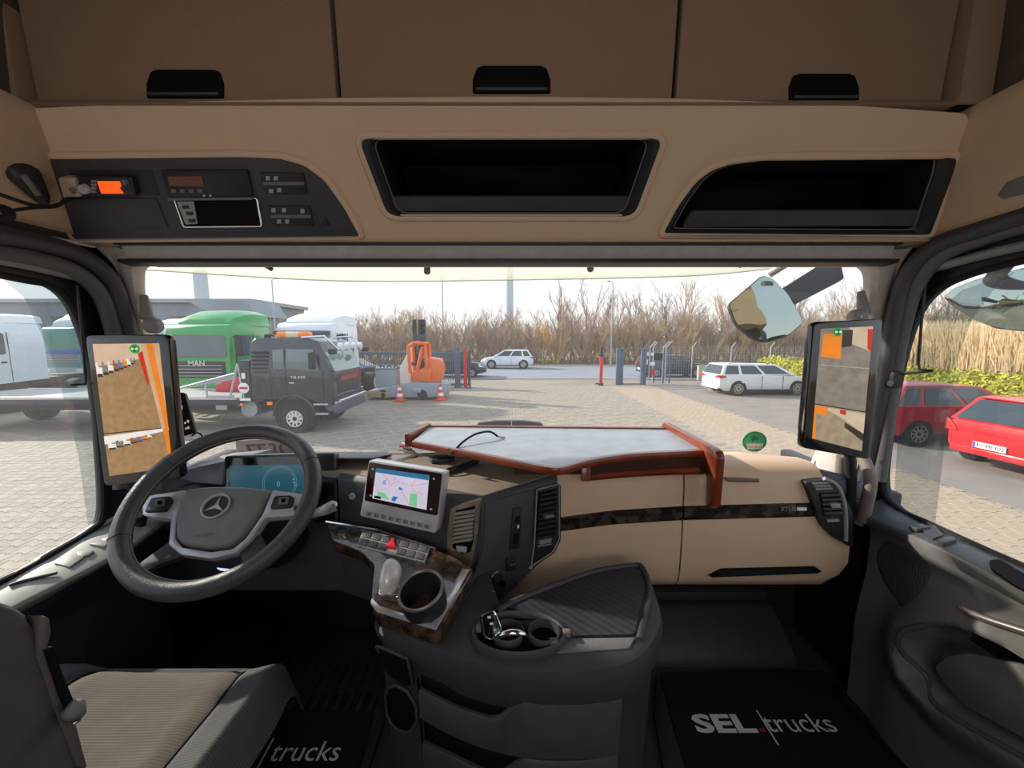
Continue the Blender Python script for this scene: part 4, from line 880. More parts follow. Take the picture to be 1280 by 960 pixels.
# emblem : ring and three-pointed star
ec = P(270.5, 633, pl=hb)+n_*.002
em_ = B().lathe([(.0, -.003), (.028, -.003), (.030, .001), (.031, .005), (.033, .005), (.034, .0)], ec, n_, 32).obj('emblem', M('emblem_silver', (222, 224, 230), .22, metal=.35), st, sm=60)
eu, ev = (P(280, 633, pl=hb)-P(262, 633, pl=hb)).normalized(), None; ev = n_.cross(eu); ev = -ev if ev.z < 0 else ev
B().lathe([(.0, -.002), (.0285, -.002), (.0285, -.0005), (0, -.0005)], ec, n_, 32).obj('emblem_field', BLACK, em_)
for k in range(3):
    a = math.radians(90+120*k); e = eu*math.cos(a)+ev*math.sin(a); s_ = -eu*math.sin(a)+ev*math.cos(a)
    b = B(); v0 = b.v(ec+n_*.006); v1 = b.v(ec+e*.029+n_*.001); a2 = a+math.radians(60); e2 = eu*math.cos(a2)+ev*math.sin(a2); a3 = a-math.radians(60); e3 = eu*math.cos(a3)+ev*math.sin(a3)
    v2 = b.v(ec+e2*.006+n_*.0005); v3 = b.v(ec+e3*.006+n_*.0005); b.face([v0, v2, v1]); b.face([v0, v1, v3]); b.face([v1, v2, v3]); b.face([v0, v3, v2]); b.obj('star_ray', MATS['emblem_silver'], em_, sm=0)
write('airbag_lettering', 'AIRBAG', P(241, 672, pl=hb), P(266, 669, pl=hb), ev, MIDG, st, hk=.8, lift=.001)
B().tube([wc-n_*.06, wc-n_*.16+Vector((0, .03, 0)), C(-.72, 1.16, -.62)], [.06, .07, .09], 16).obj('column', BLACK, st, sm=60)
lv = thing('column_stalk', 'silver-tipped steering column stalk right of the wheel', 'stalk', P(390, 640, Y=1.03))
B().tube([P(372, 650, Y=1.06), P(392, 643, Y=1.03), P(408, 637, Y=1.01), P(416, 630, Y=1.0)], [.010, .015, .02, .014], 12, flat=.7).obj('stalk', SILV, lv, sm=80)
B().tube([P(414, 631, Y=1.0), P(417, 640, Y=.995)], .009, 10).obj('tip', GREYP, lv)

# ------------------------------------------------------------------ driver seat
se = thing('driver_seat', 'grey striped cloth driver seat with dark backrest', 'seat', C(-.72, .5, FZ))
sx = -.72
def cush(u, v_):
    # u across (-1..1), v along from the rear to the front edge
    a = (u-.5)*2; y = .20+.60*v_
    half = .27-.02*sst(.75, 1, v_)
    z = -.665+.035*abs(a)**3*1.0 - .05*sst(.82, 1.0, v_)**2 - .09*max(0, abs(a)-.86)/.14*sst(0, 1, (abs(a)-.86)/.14+.3) - .02*v_
    for e in (-.62, .62): z -= .010*math.exp(-((a-e)/.035)**2)
    if v_ > .985: z -= .06
    return C(sx+a*half, y, z)
def seatpart(name, a0, a1, mat):
    nu = 14
    b = B(); b.grid(lambda u, v_: cush(a0+(a1-a0)*u, v_), nu, 40); return b.obj(name, mat, se, sm=80)
seatpart('cushion_centre', .19, .81, SEATF); seatpart('cushion_bolster', -.0, .19, SEATD); seatpart('cushion_bolster', .81, 1.0, SEATD)
def bp_(z):
    k = 1-.32*sst(-.72, -.86, z); return [C(sx+a*k, .2+(y-.2)*(1-.5*(1-k)), z) for a, y in ((-.265, .2), (.265, .2), (.258, .72), (.24, .785), (.18, .805), (-.18, .805), (-.24, .785), (-.258, .72))]
B().loft([bp_(-.86), bp_(-.78), bp_(-.725)]).obj('cushion_side', SEATD, se, bev=.02, seg=3)
B().prism([C(sx-.2, .25, -.86), C(sx+.2, .25, -.86), C(sx+.2, .7, -.86), C(sx-.2, .7, -.86)], (0, 0, -.33)).obj('seat_base', BLACK, se, bev=.02)
for a in (.19, .81):
    B().tube([cush(a, i/30)+Vector((0, 0, .003)) for i in range(31)], .0035, 6).obj('piping', BLACK, se)
# backrest: its inner side bolster stands in the lower left corner
prof = [(.395, -.268), (.43, -.32), (.452, -.40), (.462, -.48), (.468, -.575), (.46, -.68), (.42, -.76), (.22, -.76), (.14, -.60), (.09, -.35), (.0, .12), (.04, .20), (.12, .19), (.20, .10), (.31, -.13)]
prof = [(p.x, p.y) for p in spl([Vector((y, z, 0)) for y, z in prof], 3, True)]
rings = []
for x, k in ((-1.0, .80), (-.985, .94), (-.95, 1.0), (-.60, 1.0), (-.572, .975), (-.556, .91), (-.55, .8)):
    rings.append([C(x, .28+(y-.28)*k, -.38+(z+.38)*k) for y, z in prof])
B().loft(rings).obj('backrest', SEATB, se, sm=60)
BX = -.548
g1 = [P(x, y, X=BX) for x, y in ((54, 768), (64, 772), (66, 790), (60, 812), (72, 850), (96, 905), (112, 960), (98, 960), (70, 890), (48, 820))]
bg_ = B().prism(g1, (-.03, 0, 0)).obj('belt_guide', M('guide_grey', (92, 86, 86), .5), se, bev=.004)
B().prism([P(x, y, X=BX+.004) for x, y in ((58, 812), (66, 808), (78, 842), (96, 885), (90, 898), (76, 868))], (-.02, 0, 0)).obj('guide_slot', DEEP, se)
lv2 = B().tube([P(84, 884, X=BX+.012), P(92, 886, X=BX+.016), P(97, 894, X=BX+.014)], [.008, .011, .008], 10).obj('recline_lever', GREYP, se, sm=80)
B().tube([P(90, 905, X=BX+.01), P(98, 900, X=BX+.012), P(102, 888, X=BX+.012)], .003, 8).obj('lever_trim', CHROME, lv2, sm=80)
# ------------------------------------------------------------------ camera mirror screens on the pillars
def quadmap(c4):
    """bilinear over four pixels: top left, top right, bottom right, bottom left"""
    def f(u, v_):
        (ax, ay), (bx, by), (cx, cy), (dx, dy) = c4
        return (ax*(1-u)*(1-v_)+bx*u*(1-v_)+cx*u*v_+dx*(1-u)*v_, ay*(1-u)*(1-v_)+by*u*(1-v_)+cy*u*v_+dy*(1-u)*v_)
    return f
EMS = .62
def em_mat(name, rgb, **k): return M(name, rgb, .25, em=EMS, spec=.2, **k)
PAVE_S = em_mat('screen_paving', (158, 124, 86), var=.16, vs=60, stripes=(60, 'DIAGONAL', .07, 2)); SKY_S = em_mat('screen_sky', (205, 175, 150)); ORG_S = em_mat('screen_orange', (226, 128, 28))
WHT_S = em_mat('screen_white', (225, 220, 215)); DRK_S = em_mat('screen_dark', (58, 48, 40)); PINK_S = em_mat('screen_pale_pink', (205, 160, 125)); RED_S = em_mat('screen_red', (190, 44, 26))
GRN_S = em_mat('screen_green', (40, 150, 70)); GREY_S = em_mat('screen_grey', (128, 118, 108), var=.2, vs=40); BLU_S = em_mat('screen_blue', (70, 110, 170)); LG_S = em_mat('screen_light_grey', (190, 172, 145))
def camscreen(c4, s4, split, Y, label, tiles, mount):
    (tl, tr, br, bl) = c4
    pl = plane(P(*bl, Y=Y[1]), P(*br, Y=Y[2]), P(*tl, Y=Y[0])); n = pl[1]
    t = thing('camera_mirror_screen', label, 'screen', P((bl[0]+br[0])/2, (bl[1]+br[1])/2, pl=pl), group='camera mirror screens on the windscreen pillars')
    B().prism([p-n*.022 for p in rnd(pxs(c4, pl), .016, 5)], n*.022).obj('housing', GLOSSB, t, bev=.004)
    B().prism([p-n*.045 for p in rnd(inset(pxs(c4, pl), .8), .016)], n*.03).obj('back_shell', BLACK, t)
    q = quadmap(s4)
    im = patch('screen_image', [q(0, 0), q(1, 0), q(1, split-.004), q(0, split-.004)], pl, .0006, tiles[0], t)
    im2 = patch('screen_image', [q(0, split+.004), q(1, split+.004), q(1, 1), q(0, 1)], pl, .0006, tiles[1], t)
    k = 0
    for nm, uv, mt in tiles[2]:
        k += 1
        patch(nm, [q(*p) for p in uv], pl, .0007+.00006*k, mt, im if max(p[1] for p in uv) < split+.01 else im2)
    # round status icon
    cx, cy = tiles[3]; c = P(cx, cy, pl=pl)
    B().lathe([(.001, .0022), (.0125, .0022), (.013, 0)], c, n, 20).obj('status_icon', GRN_S, t)
    for dx, dy in ((-2.6, 0), (2.6, 0), (0, -2.6), (0, 2.6)): patch('status_arrow', [(cx+dx-1.2, cy+dy-1.2), (cx+dx+1.2, cy+dy-1.2), (cx+dx+1.2, cy+dy+1.2), (cx+dx-1.2, cy+dy+1.2)], pl, .003, WHT_S if dy == 0 else DRK_S, t)
    B().tube(mount[0], mount[1], 12).obj('mount_arm', BLACK, t, sm=70)
    return t, pl
def trucks(y0, n, u0, u1, h, dv):
    out = []; ms = [WHT_S, GREY_S, WHT_S, em_mat('screen_dull_red', (150, 84, 60)), em_mat('screen_dull_blue', (96, 116, 150)), ORG_S, WHT_S, GREY_S, em_mat('screen_dull_blue', (96, 116, 150)), LG_S]
    for i in range(n):
        a = u0+(u1-u0)*(1-(1-i/n)**1.4); b = u0+(u1-u0)*(1-(1-(i+1)/n)**1.4); s = 1-.72*i/n; z = y0-dv*i; w_ = b-a
        out.append(('image_truck', [(a, z-h*s), (a+w_*.3, z-h*s*1.08), (a+w_*.36, z-h*s*.7), (b, z-h*s*.62), (b, z), (a, z)], ms[i % 10]))
        out.append(('image_wheels', [(a+w_*.05, z-h*s*.18), (b-w_*.05, z-h*s*.18), (b-w_*.05, z+h*s*.06), (a+w_*.05, z+h*s*.06)], DRK_S))
    return out
Lc = [(106, 419), (212, 418), (228, 598), (130, 608)]
Ls = [(116, 430), (199, 429), (216, 584), (137, 595)]
tl_ = [('image_sky', [(0, 0), (1, 0), (1, .10), (0, .17)], SKY_S), ('image_wall', [(.72, 0), (1, 0), (1, .68), (.9, .68)], PINK_S), ('image_side', [(.80, 0), (.9, 0), (1, .55), (1, .68), (.955, .68)], ORG_S), ('image_box', [(.66, .08), (.74, .06), (.78, .3), (.76, .34)], RED_S)]+trucks(.245, 9, .01, .62, .10, .012)+[('image_sky', [(0, .70), (1, .68), (1, .70), (0, .76)], WHT_S), ('image_side', [(.92, .68), (1, .68), (1, .92), (.97, .92)], ORG_S)]+trucks(.80, 8, .05, .78, .055, .009)
camscreen(Lc, Ls, .68, (1.05, 1.05, 1.06), 'tall black camera mirror screen on the driver side pillar', (PAVE_S, PAVE_S, tl_, (169, 436)), ([P(178, 600, Y=1.08), P(176, 650, Y=1.12), P(172, 700, Y=1.14)], .014))
Rc = [(1017, 402), (1105, 398), (1088, 575), (1003, 560)]
Rs = [(1026, 411), (1091, 408), (1077, 564), (1015, 548)]
tr_ = [('image_wall', [(.55, .0), (1, .0), (1, .2), (.62, .14)], LG_S), ('image_box', [(.06, .05), (.42, .04), (.42, .27), (.03, .25)], ORG_S), ('image_gate', [(.42, .02), (.62, .02), (.62, .16), (.42, .17)], DRK_S), ('image_box', [(.9, .02), (1, .02), (1, .2), (.93, .18)], RED_S), ('image_line', [(.05, .325), (1, .335), (1, .342), (.05, .33)], em_mat('screen_pale_green', (150, 170, 140))),
       ('image_wall', [(.1, .70), (1, .70), (1, .86), (.5, .76)], LG_S), ('image_box', [(.02, .70), (.26, .70), (.24, .77), (.02, .765)], ORG_S), ('image_gate', [(.62, .8), (1, .86), (1, .92), (.62, .84)], DRK_S), ('image_box', [(.5, .7), (.62, .7), (.62, .74), (.5, .73)], RED_S), ('image_side', [(0, .7), (.03, .7), (.05, 1), (0, 1)], ORG_S)]
camscreen(Rc, Rs, .685, (1.08, 1.07, 1.09), 'tall black camera mirror screen on the passenger side pillar', (GREY_S, em_mat('screen_beige_ground', (150, 134, 110), var=.2, vs=40), tr_, (1047, 415)), ([P(1062, 560, Y=1.1), P(1064, 600, Y=1.14), P(1060, 660, Y=1.17)], .014))
for i, (x, y, Y, xx, yy) in enumerate(((189, 407, 1.16, 184, 385), (1074, 396, 1.16, 1080, 380))):
    t = thing('pillar_tweeter', 'small round grey tweeter on the %s pillar' % ('driver side' if i == 0 else 'passenger side'), 'tweeter', P(x, y, Y=Y))
    B().lathe([(.001, .012), (.018, .01), (.022, .002), (.023, -.02)], P(x, y, Y=Y), (.3 if i == 0 else -.3, -1, 0), 24).obj('tweeter_cap', MIDG, t)
    B().tube([P(xx-4, yy-16, Y=1.2), P(xx, yy+14, Y=1.19)], [.010, .018], 10).obj('tweeter_foot', MIDG, t, bev=.003)
# toll box beside the left screen
t = thing('toll_box', 'small black on-board unit with pale digits beside the driver side screen', 'device', P(235, 545, Y=1.18))
pl = plane(P(222, 545, Y=1.16), P(244, 545, Y=1.18), P(220, 490, Y=1.18))
B().prism([p-pl[1]*.03 for p in rnd(pxs([(219, 490), (231, 491), (245, 541), (227, 546)], pl), .005)], pl[1]*.03).obj('case', BLACK, t, bev=.003)
for x, y, s in ((225, 504, 3), (226, 510, 3.4), (235, 527, 2), (235.5, 535, 2), (231.5, 529, 1.6), (232.5, 536, 1.6)): patch('digit', [(x-s*.6, y-s), (x+s*.6, y-s), (x+s*.6, y+s*.6), (x-s*.6, y+s*.6)], pl, .001, M('warm_digit', (235, 215, 190), .5, em=.4), t)
B().tube(spl([P(240, 545, Y=1.18), P(246, 541, Y=1.2), P(252, 544, Y=1.21), P(255, 552, Y=1.22)], 5), .0025, 6).obj('cable', RUBBER, t)

# ------------------------------------------------------------------ cherry wood tray table
ZT = -.33
tt = thing('dashboard_table', 'cherry wood dashboard table with grey laminate top', 'table', C(.12, 1.3, -.40))
pz = (C(0, 0, ZT), Vector((0, 0, 1)))
frontp = spl(pxs([(516, 551), (560, 559), (610, 568), (655, 577), (688, 583), (706, 582), (735, 574), (780, 567), (830, 564), (876, 562)], pz), 4)
bl_, br_ = P(537, 533, pl=pz), P(836, 536, pl=pz)
out_ = frontp+[br_, bl_]
B().prism([p-Vector((0, 0, .016)) for p in out_], (0, 0, .015)).obj('table_top', TRAYT, tt)
B().loft([[p+Vector((0, -.002, .002)), p+Vector((0, -.014, .001)), p+Vector((0, -.018, -.008)), p+Vector((0, -.014, -.018)), p+Vector((0, .004, -.020)), p+Vector((0, .006, 0))] for p in frontp]).obj('front_edging', CHERRY, tt, sm=60)
B().loft([[p+Vector((0, -.006, .004)), p+Vector((0, .014, .004)), p+Vector((0, .014, -.02)), p+Vector((0, -.006, -.02))] for p in (bl_, br_)]).obj('back_edging', CHERRY, tt, bev=.002)
lp2 = [P(513, 546, pl=pz)+Vector((-.006, -.012, .012)), bl_+Vector((-.008, .012, .012))]
B().loft([[p+Vector((-.012, 0, 0)), p+Vector((.012, 0, 0)), p+Vector((.012, 0, -.045)), p+Vector((-.012, 0, -.045))] for p in lp2]).obj('side_board', CHERRY, tt, bev=.005)
xe = .566
def sidep(x): return [C(x, 1.46, -.325), C(x, 1.46, -.375), C(x, 1.25, -.372), C(x, 1.17, -.372), C(x, 1.108, -.40), C(x, 1.104, -.48), C(x, 1.085, -.488), C(x, 1.06, -.47), C(x, 1.055, -.33), C(x, 1.065, -.312), C(x, 1.1, -.308), C(x, 1.44, -.312)]
B().prism(sidep(xe), (.024, 0, 0)).obj('side_board', CHERRY, tt, bev=.004)
B().prism([P(727, 574, Y=1.12)+Vector((0, 0, 0)), P(738, 574, Y=1.12), P(738, 602, Y=1.10), P(727, 602, Y=1.10)], (0, .02, 0)).obj('shelf_upright', CHERRY, tt, bev=.002)
shp = spl([P(738, 597, Y=1.112), P(780, 593, Y=1.105), P(830, 590, Y=1.10), P(874, 589, Y=1.09)], 4)
B().loft([[p+Vector((0, 0, .008)), p+Vector((0, -.006, 0)), p+Vector((0, 0, -.010)), p+Vector((0, .08, -.006)), p+Vector((0, .08, .008))] for p in shp]).obj('lower_shelf', CHERRY, tt, sm=40)
B().box(C(.285, 1.1195, -.372), (.56, .006, .05)).obj('shelf_shade_back', M('cherry_shade', (60, 28, 16), .5), tt)  # dark sheet stands in for the shade under the table
for x in (-.22, .02): B().cyl(C(x, 1.42, -.346), C(x, 1.42, -.402), .012, n=12).obj('support_foot', CHERRY, tt)
t = thing('loose_cable', 'loose black cable with bare end lying on the dashboard table', 'cable', P(610, 548, pl=pz))
B().tube(spl([P(563, 568, Y=1.13), P(570, 561, Y=1.16), P(580, 553, Y=1.2)+Vector((0, 0, .004)), P(595, 547, Y=1.25)+Vector((0, 0, .012)), P(612, 544, Y=1.28)+Vector((0, 0, .012)), P(622, 547, Y=1.285)+Vector((0, 0, .004))], 6), .0035, 8).obj('lead', RUBBER, t, sm=80)
B().tube([P(622, 547, Y=1.285)+Vector((0, 0, .004)), P(631, 548, Y=1.285)+Vector((0, 0, .003))], .0022, 6).obj('bare_end', M('copper_wire', (196, 150, 90), .4, metal=.5), t)
B().tube([P(563, 569, Y=1.13), P(560, 560, Y=1.13)], .005, 8).obj('plug', M('brass_ring', (120, 108, 84)), t)
t = thing('loose_cable', 'thin black cable trailing over the dash top below the table', 'cable', P(560, 580, Z=-.39))
B().tube(spl([P(554, 590, Z=-.388), P(575, 588, Z=-.388), P(592, 580, Z=-.388), P(600, 572, Z=-.388), P(580, 566, Z=-.384)], 6), .003, 6).obj('lead', RUBBER, t, sm=80)
t = thing('wire_bundle', 'small bundle of red, blue and black wire ends left of the table', 'wires', P(512, 566, Z=-.392))
for i, (x0, y0, x1, y1, cm) in enumerate(((500, 557, 512, 563, (200, 30, 50)), (504, 554, 514, 562, (60, 60, 170)), (505, 560, 520, 567, (30, 30, 34)), (506, 565, 522, 568, (206, 160, 130)), (498, 562, 510, 566, (220, 205, 200)))):
    B().tube([P(x0, y0, Z=-.372), P((x0+x1)/2, (y0+y1)/2-1, Z=-.375), P(x1, y1, Z=-.385)], .0045, 6).obj('wire', M('wire_%d' % i, cm, .5), t)
t = thing('suction_base', 'flat black suction holder on the dash top behind the display', 'holder', P(550, 578, Z=-.39))
B().prism([P(x, y, Z=-.387) for x, y in ((536, 577), (546, 574), (566, 573), (569, 577), (560, 580), (540, 581))], (0, 0, .016)).obj('holder_body', BLACK, t, bev=.004)
t = thing('wire_clip', 'thin pale wire end sticking out under the table', 'wire', P(665, 590, Y=1.05))
B().tube([P(652, 577, Y=1.05), P(660, 582, Y=1.045), P(667, 588, Y=1.04)], .0015, 6).obj('lead', M('pale_wire', (200, 200, 205), .4), t)

# number plate standing behind the windscreen, read from its back
t = thing('number_plate', 'white number plate standing on the dash against the windscreen', 'number plate', P(330, 572, Y=1.44))
pl = (P(335, 560, Y=1.44), Vector((0, -1, .15)).normalized())
patch('plate', [(295, 551), (374, 546), (376, 584), (297, 586)], pl, .002, M('plate_white', (220, 205, 196), .5), t, r=.006)
write('plate_lettering', '2577', P(308, 572, pl=pl)+pl[1]*.003, P(360, 570, pl=pl)+pl[1]*.003, (0, .15, 1), M('plate_grey_digits', (150, 128, 118), .6), t, mirror=True, hk=.9)
# green emission badge on the glass
gy = 1.44
for _ in range(12): gb = P(943, 552, Y=gy); gy = wy(gb.x, gb.z-H)-.022
gb = P(943, 552, Y=gy)
t = thing('emission_sticker', 'round green sticker with a numeral low on the windscreen', 'sticker', gb-Vector((0, 0, .04)))
gn = Vector((-.22, -1, -.15)).normalized(); gp = (gb, gn)
B().lathe([(.001, .0015), (.041, .0015), (.042, 0)], gb, gn, 32).obj('disc', M('sticker_green', (60, 165, 120), .5), t)
B().lathe([(.036, .002), (.0365, .0022), (.038, .0022), (.0385, .0018)], gb, gn, 32).obj('disc_ring', M('sticker_dark_green', (40, 120, 90), .5), t)
write('numeral', '4', P(939, 552, pl=gp), P(947, 552, pl=gp), (0, -.33, 1), M('sticker_dark_green', (40, 120, 90)), t, mirror=True, bold=.02, lift=.002)
patch('number_field', [(933, 554), (954, 554), (953, 561), (934, 561)], gp, .0025, M('sticker_pale', (200, 215, 205), .5), t)
write('field_lettering', 'KL RS 102', P(935, 559.5, pl=gp), P(952, 559.5, pl=gp), (0, -.33, 1), RED, t, mirror=True, lift=.003)
# wiper and outside parts of the windscreen
t = thing('windscreen_wiper', 'long black wiper arm along the lower right of the windscreen', 'wiper', P(940, 575, Y=1.55))
B().tube(spl([P(884, 567, Y=1.56), P(930, 569, Y=1.56), P(965, 573, Y=1.55), P(992, 578, Y=1.53)], 6), [.011]*6+[.012]*6+[.009]*6+[.004], 8, flat=.6).obj('arm', BLACK, t, sm=80)
B().tube([P(880, 572, Y=1.55), P(988, 579, Y=1.52)], .005, 6).obj('blade', RUBBER, t)
t = thing('windscreen_wiper', 'short black wiper hump behind the dashboard table', 'wiper', P(636, 534, Y=1.6))
B().prism([P(x, y, Y=1.6) for x, y in ((594, 533), (598, 529), (620, 526.5), (655, 526.5), (676, 529), (680, 533))], (0, .03, 0)).obj('arm', BLACK, t, bev=.004)
B().box(P(639.5, 529, Y=1.597), (.003, .004, .02)).obj('wiper_mark', WHITE, t)
# front corner mirror outside the windscreen
MIRR = M('mirror_silver', (170, 180, 168), .04, metal=1, var=.01)
t = thing('corner_mirror', 'convex front mirror hanging outside the windscreen on the passenger side', 'mirror', P(955, 425, Y=1.72))
pl = plane(P(912, 385, Y=1.70), P(1002, 400, Y=1.66), P(960, 345, Y=1.74)); n = pl[1]
mq = rnd(pxs([(953, 345), (966, 349), (984, 368), (1000, 396), (1002, 404), (985, 419), (958, 427), (942, 423), (920, 405), (911, 381)], pl), .02)
B().prism([p-n*.016 for p in inset(mq, 1.03)], n*.018).obj('mirror_housing', BLACK, t, bev=.004)
ce_ = sum(mq, Vector())/len(mq)
b = B(); k = [[b.v(ce_+(p-ce_)*s_+n*(.004+.012*(1-s_*s_))) for p in mq] for s_ in (1, .75, .5, .25)]; cv = b.v(ce_+n*.016)
for a, c in zip(k, k[1:]):
    for i in range(len(a)): b.face([a[i], a[(i+1) % len(a)], c[(i+1) % len(a)], c[i]])
for i in range(len(mq)): b.face([k[-1][i], k[-1][(i+1) % len(mq)], cv])
b.obj('mirror_glass', MIRR, t, sm=80)
B().prism([p-n*.05 for p in rnd(pxs([(974, 362), (1036, 323), (1056, 326), (1060, 345), (1000, 376), (992, 372)], pl), .012)], n*.03).obj('mirror_arm', M('arm_black', (40, 42, 46), .5), t, bev=.006)
B().tube([P(962, 344, Y=1.7), P(1004, 318, Y=1.66)], .012, 8).obj('arm_tube', MIDG, t)
# kerb mirror above the passenger door
t = thing('kerb_mirror', 'wide kerb mirror hanging outside above the passenger window', 'mirror', P(1240, 405, X=1.5))
pl = plane(P(1186, 370, X=1.46), P(1300, 370, X=1.42), P(1240, 410, X=1.44)); n = pl[1]
mq = spl(pxs([(1182, 373), (1200, 357), (1240, 345), (1310, 336), (1330, 400), (1290, 413), (1250, 410), (1215, 398)], pl), 4, True)
B().prism([p-n*.03 for p in inset(mq, 1.02)], n*.03).obj('mirror_housing', GREYP, t, bev=.004)
b = B(); b.face([b.v(p+n*.003) for p in inset(mq, .97)]); b.obj('mirror_glass', MIRR, t, solid=.002)
patch('mirror_foot', [(1215, 398), (1250, 386), (1330, 390), (1330, 412), (1290, 414), (1248, 411)], pl, .004, MIDG, t, r=.01)
B().tube([P(1240, 350, X=1.45), P(1262, 322, X=1.28)], .02, 8).obj('mirror_arm', BLACK, t)
# ------------------------------------------------------------------ the yard
def poly(name, pts, z, mat, th=.05):
    return B().prism([Vector((x, y, z-th)) for x, y in pts], (0, 0, th)).obj(name, mat, sm=0)
def brickmat(name, c1, c2, mortar, scale, bw, rh, rough=.85):
    m = bpy.data.materials.new(name); m.use_nodes = True; t = m.node_tree; b = t.nodes['Principled BSDF']; b.inputs['Roughness'].default_value = rough
    co = t.nodes.new('ShaderNodeTexCoord'); br = t.nodes.new('ShaderNodeTexBrick'); br.inputs['Scale'].default_value = scale
    br.inputs['Color1'].default_value = (*lin(c1), 1); br.inputs['Color2'].default_value = (*lin(c2), 1); br.inputs['Mortar'].default_value = (*lin(mortar), 1)
    br.inputs['Brick Width'].default_value = bw; br.inputs['Row Height'].default_value = rh; br.inputs['Mortar Size'].default_value = .012
    n = t.nodes.new('ShaderNodeTexNoise'); n.inputs['Scale'].default_value = .35; n.inputs['Detail'].default_value = 5
    mx = t.nodes.new('ShaderNodeMix'); mx.data_type = 'RGBA'; mx.blend_type = 'MULTIPLY'; mx.inputs[0].default_value = 1
    mr = t.nodes.new('ShaderNodeMapRange'); mr.inputs[1].default_value = .3; mr.inputs[2].default_value = .7; mr.inputs[3].default_value = .82; mr.inputs[4].default_value = 1.08
    t.links.new(co.outputs['Object'], br.inputs['Vector']); t.links.new(co.outputs['Object'], n.inputs['Vector']); t.links.new(n.outputs[0], mr.inputs[0])
    t.links.new(br.outputs[0], mx.inputs[6]); t.links.new(mr.outputs[0], mx.inputs[7]); t.links.new(mx.outputs[2], b.inputs['Base Color']); return m
PAV = brickmat('far_paving', (156, 144, 128), (146, 134, 118), (120, 110, 98), 1, .2, .165)
ASPH = M('asphalt', (134, 126, 118), 1, bump=.4, bs=60, var=.12, vs=1.2)
ROAD = M('road_asphalt', (132, 136, 144), .85, bump=.3, bs=40, var=.08, vs=.8)
EARTH = M('dry_grass_earth', (134, 116, 88), 1, var=.3, vs=.6)
struct(poly('ground', [(-160, -30), (160, -30), (160, 220), (-160, 220)], -.03, EARTH), 'dry earth and grass beyond the road', 'ground')
yard = struct(poly('yard_paving', [(-60, -8), (8.0, -8), (8.0, 25.2), (-60, 25.2)], -.012, PAV, .03), 'pale concrete block paving of the yard', 'paving')
struct(poly('parking_asphalt', [(8.0, -8), (15.2, -8), (15.2, 24.8), (8.0, 24.8)], -.006, ASPH, .03), 'grey asphalt parking strip right of the paving', 'asphalt')
struct(poly('road', [(-90, 26.0), (90, 26.0), (90, 38.2), (-90, 38.2)], -.006, ROAD, .03), 'grey public road beyond the gate', 'road')
CON = M('concrete_kerb', (176, 170, 160), .9, var=.15, vs=6)
for i, (x0, x1, y, lb) in enumerate(((-90, 90, 38.3, 'low concrete kerb on the far side of the road'), (9, 60, 25.2, 'low concrete kerb in front of the wire fence'), )):
    k = struct(B().box(((x0+x1)/2, y, .04), (.01, .01, .01)).obj('kerb', CON), lb, 'kerb')
    n = int((x1-x0)/1.5) if i else 60
    me = None
    for j in range(n):
        w_ = (x1-x0)/n
        if me is None:
            o = B().box((0, 0, 0), (w_-.02, .16, .14)).obj('kerbstone', CON, None, bev=.02); me = o.data; me.transform(Matrix.Translation((0, 0, -.07))); o.parent = k
        else:
            o = bpy.data.objects.new('kerbstone', me); COL.objects.link(o); o.parent = k
        o.location = Vector((x0+w_*(j+.5), y, .03))-k.location
# interlocking pavers (double-T blocks)
Lp, Rp = .205, .168
shape = [(-.1, -.098), (-.064, -.098), (-.038, -.067), (.038, -.067), (.064, -.098), (.1, -.098), (.1, .098), (.064, .098), (.038, .067), (-.038, .067), (-.064, .098), (-.1, .098)]
PV = [M('paver_%d' % i, c, .85, var=.12, vs=9, bump=.3, bs=80) for i, c in enumerate(((150, 140, 124), (142, 132, 117), (157, 146, 129), (168, 149, 127)))]
def inreg(x, y):
    if -13 < x < -3 and 2.5 < y < 15: return True
    if -3 <= x < 7.9 and 7 < y < 22: return True
    if 3.5 < x < 7.9 and 3 < y <= 7: return True
    return False
def project(x, y, z):
    d = y*CT-(z-H)*ST; return 640+F*x/d, 480-F*(y*ST+(z-H)*CT)/d
cells = []
for j in range(int(20/Rp)):
    for i in range(int(21/Lp)):
        x = -13+i*Lp+(Lp/2 if j % 2 else 0); y = 2.5+j*Rp
        if inreg(x, y): cells.append((x, y))
def vis(x, y):
    px, py = project(x, y, 0)
    if px < 105 and py < 725-.5*px-6: return True
    if 1125 < px < 1285 and py < 640+(px-1125)*.42: return True
    return False
near = sorted([c for c in cells if vis(*c)], key=lambda c: c[0]**2+c[1]**2)[:300]; ns = set(near)
def paver_mesh(mi):
    b = B(); zt = .0
    top = [b.v((x*.97, y*.96, 0)) for x, y in shape]; mid = [b.v((x, y*.99, -.006)) for x, y in shape]; bot = [b.v((x, y*.99, -.03)) for x, y in shape]
    b.face(top)
    for i in range(12): b.face([top[i], top[i-1], mid[i-1], mid[i]]); b.face([mid[i], mid[i-1], bot[i-1], bot[i]])
    return b
pm = []
for q in range(4):
    bb = paver_mesh(q); bb.noorg = 1; o = bb.obj('paver', PV[q], None, sm=0); pm.append(o.data); bpy.data.objects.remove(o)
for x, y in near:
    h = int((x*37.1+y*91.7)*100) % 7
    o = bpy.data.objects.new('paver', pm[3 if x > 5.4 else min(2, h % 3)]); COL.objects.link(o); o.parent = yard
    o.location = Vector((x, y, .0+.002*(h-3)/3))-yard.location
vs, fs_, mi = [], [], []
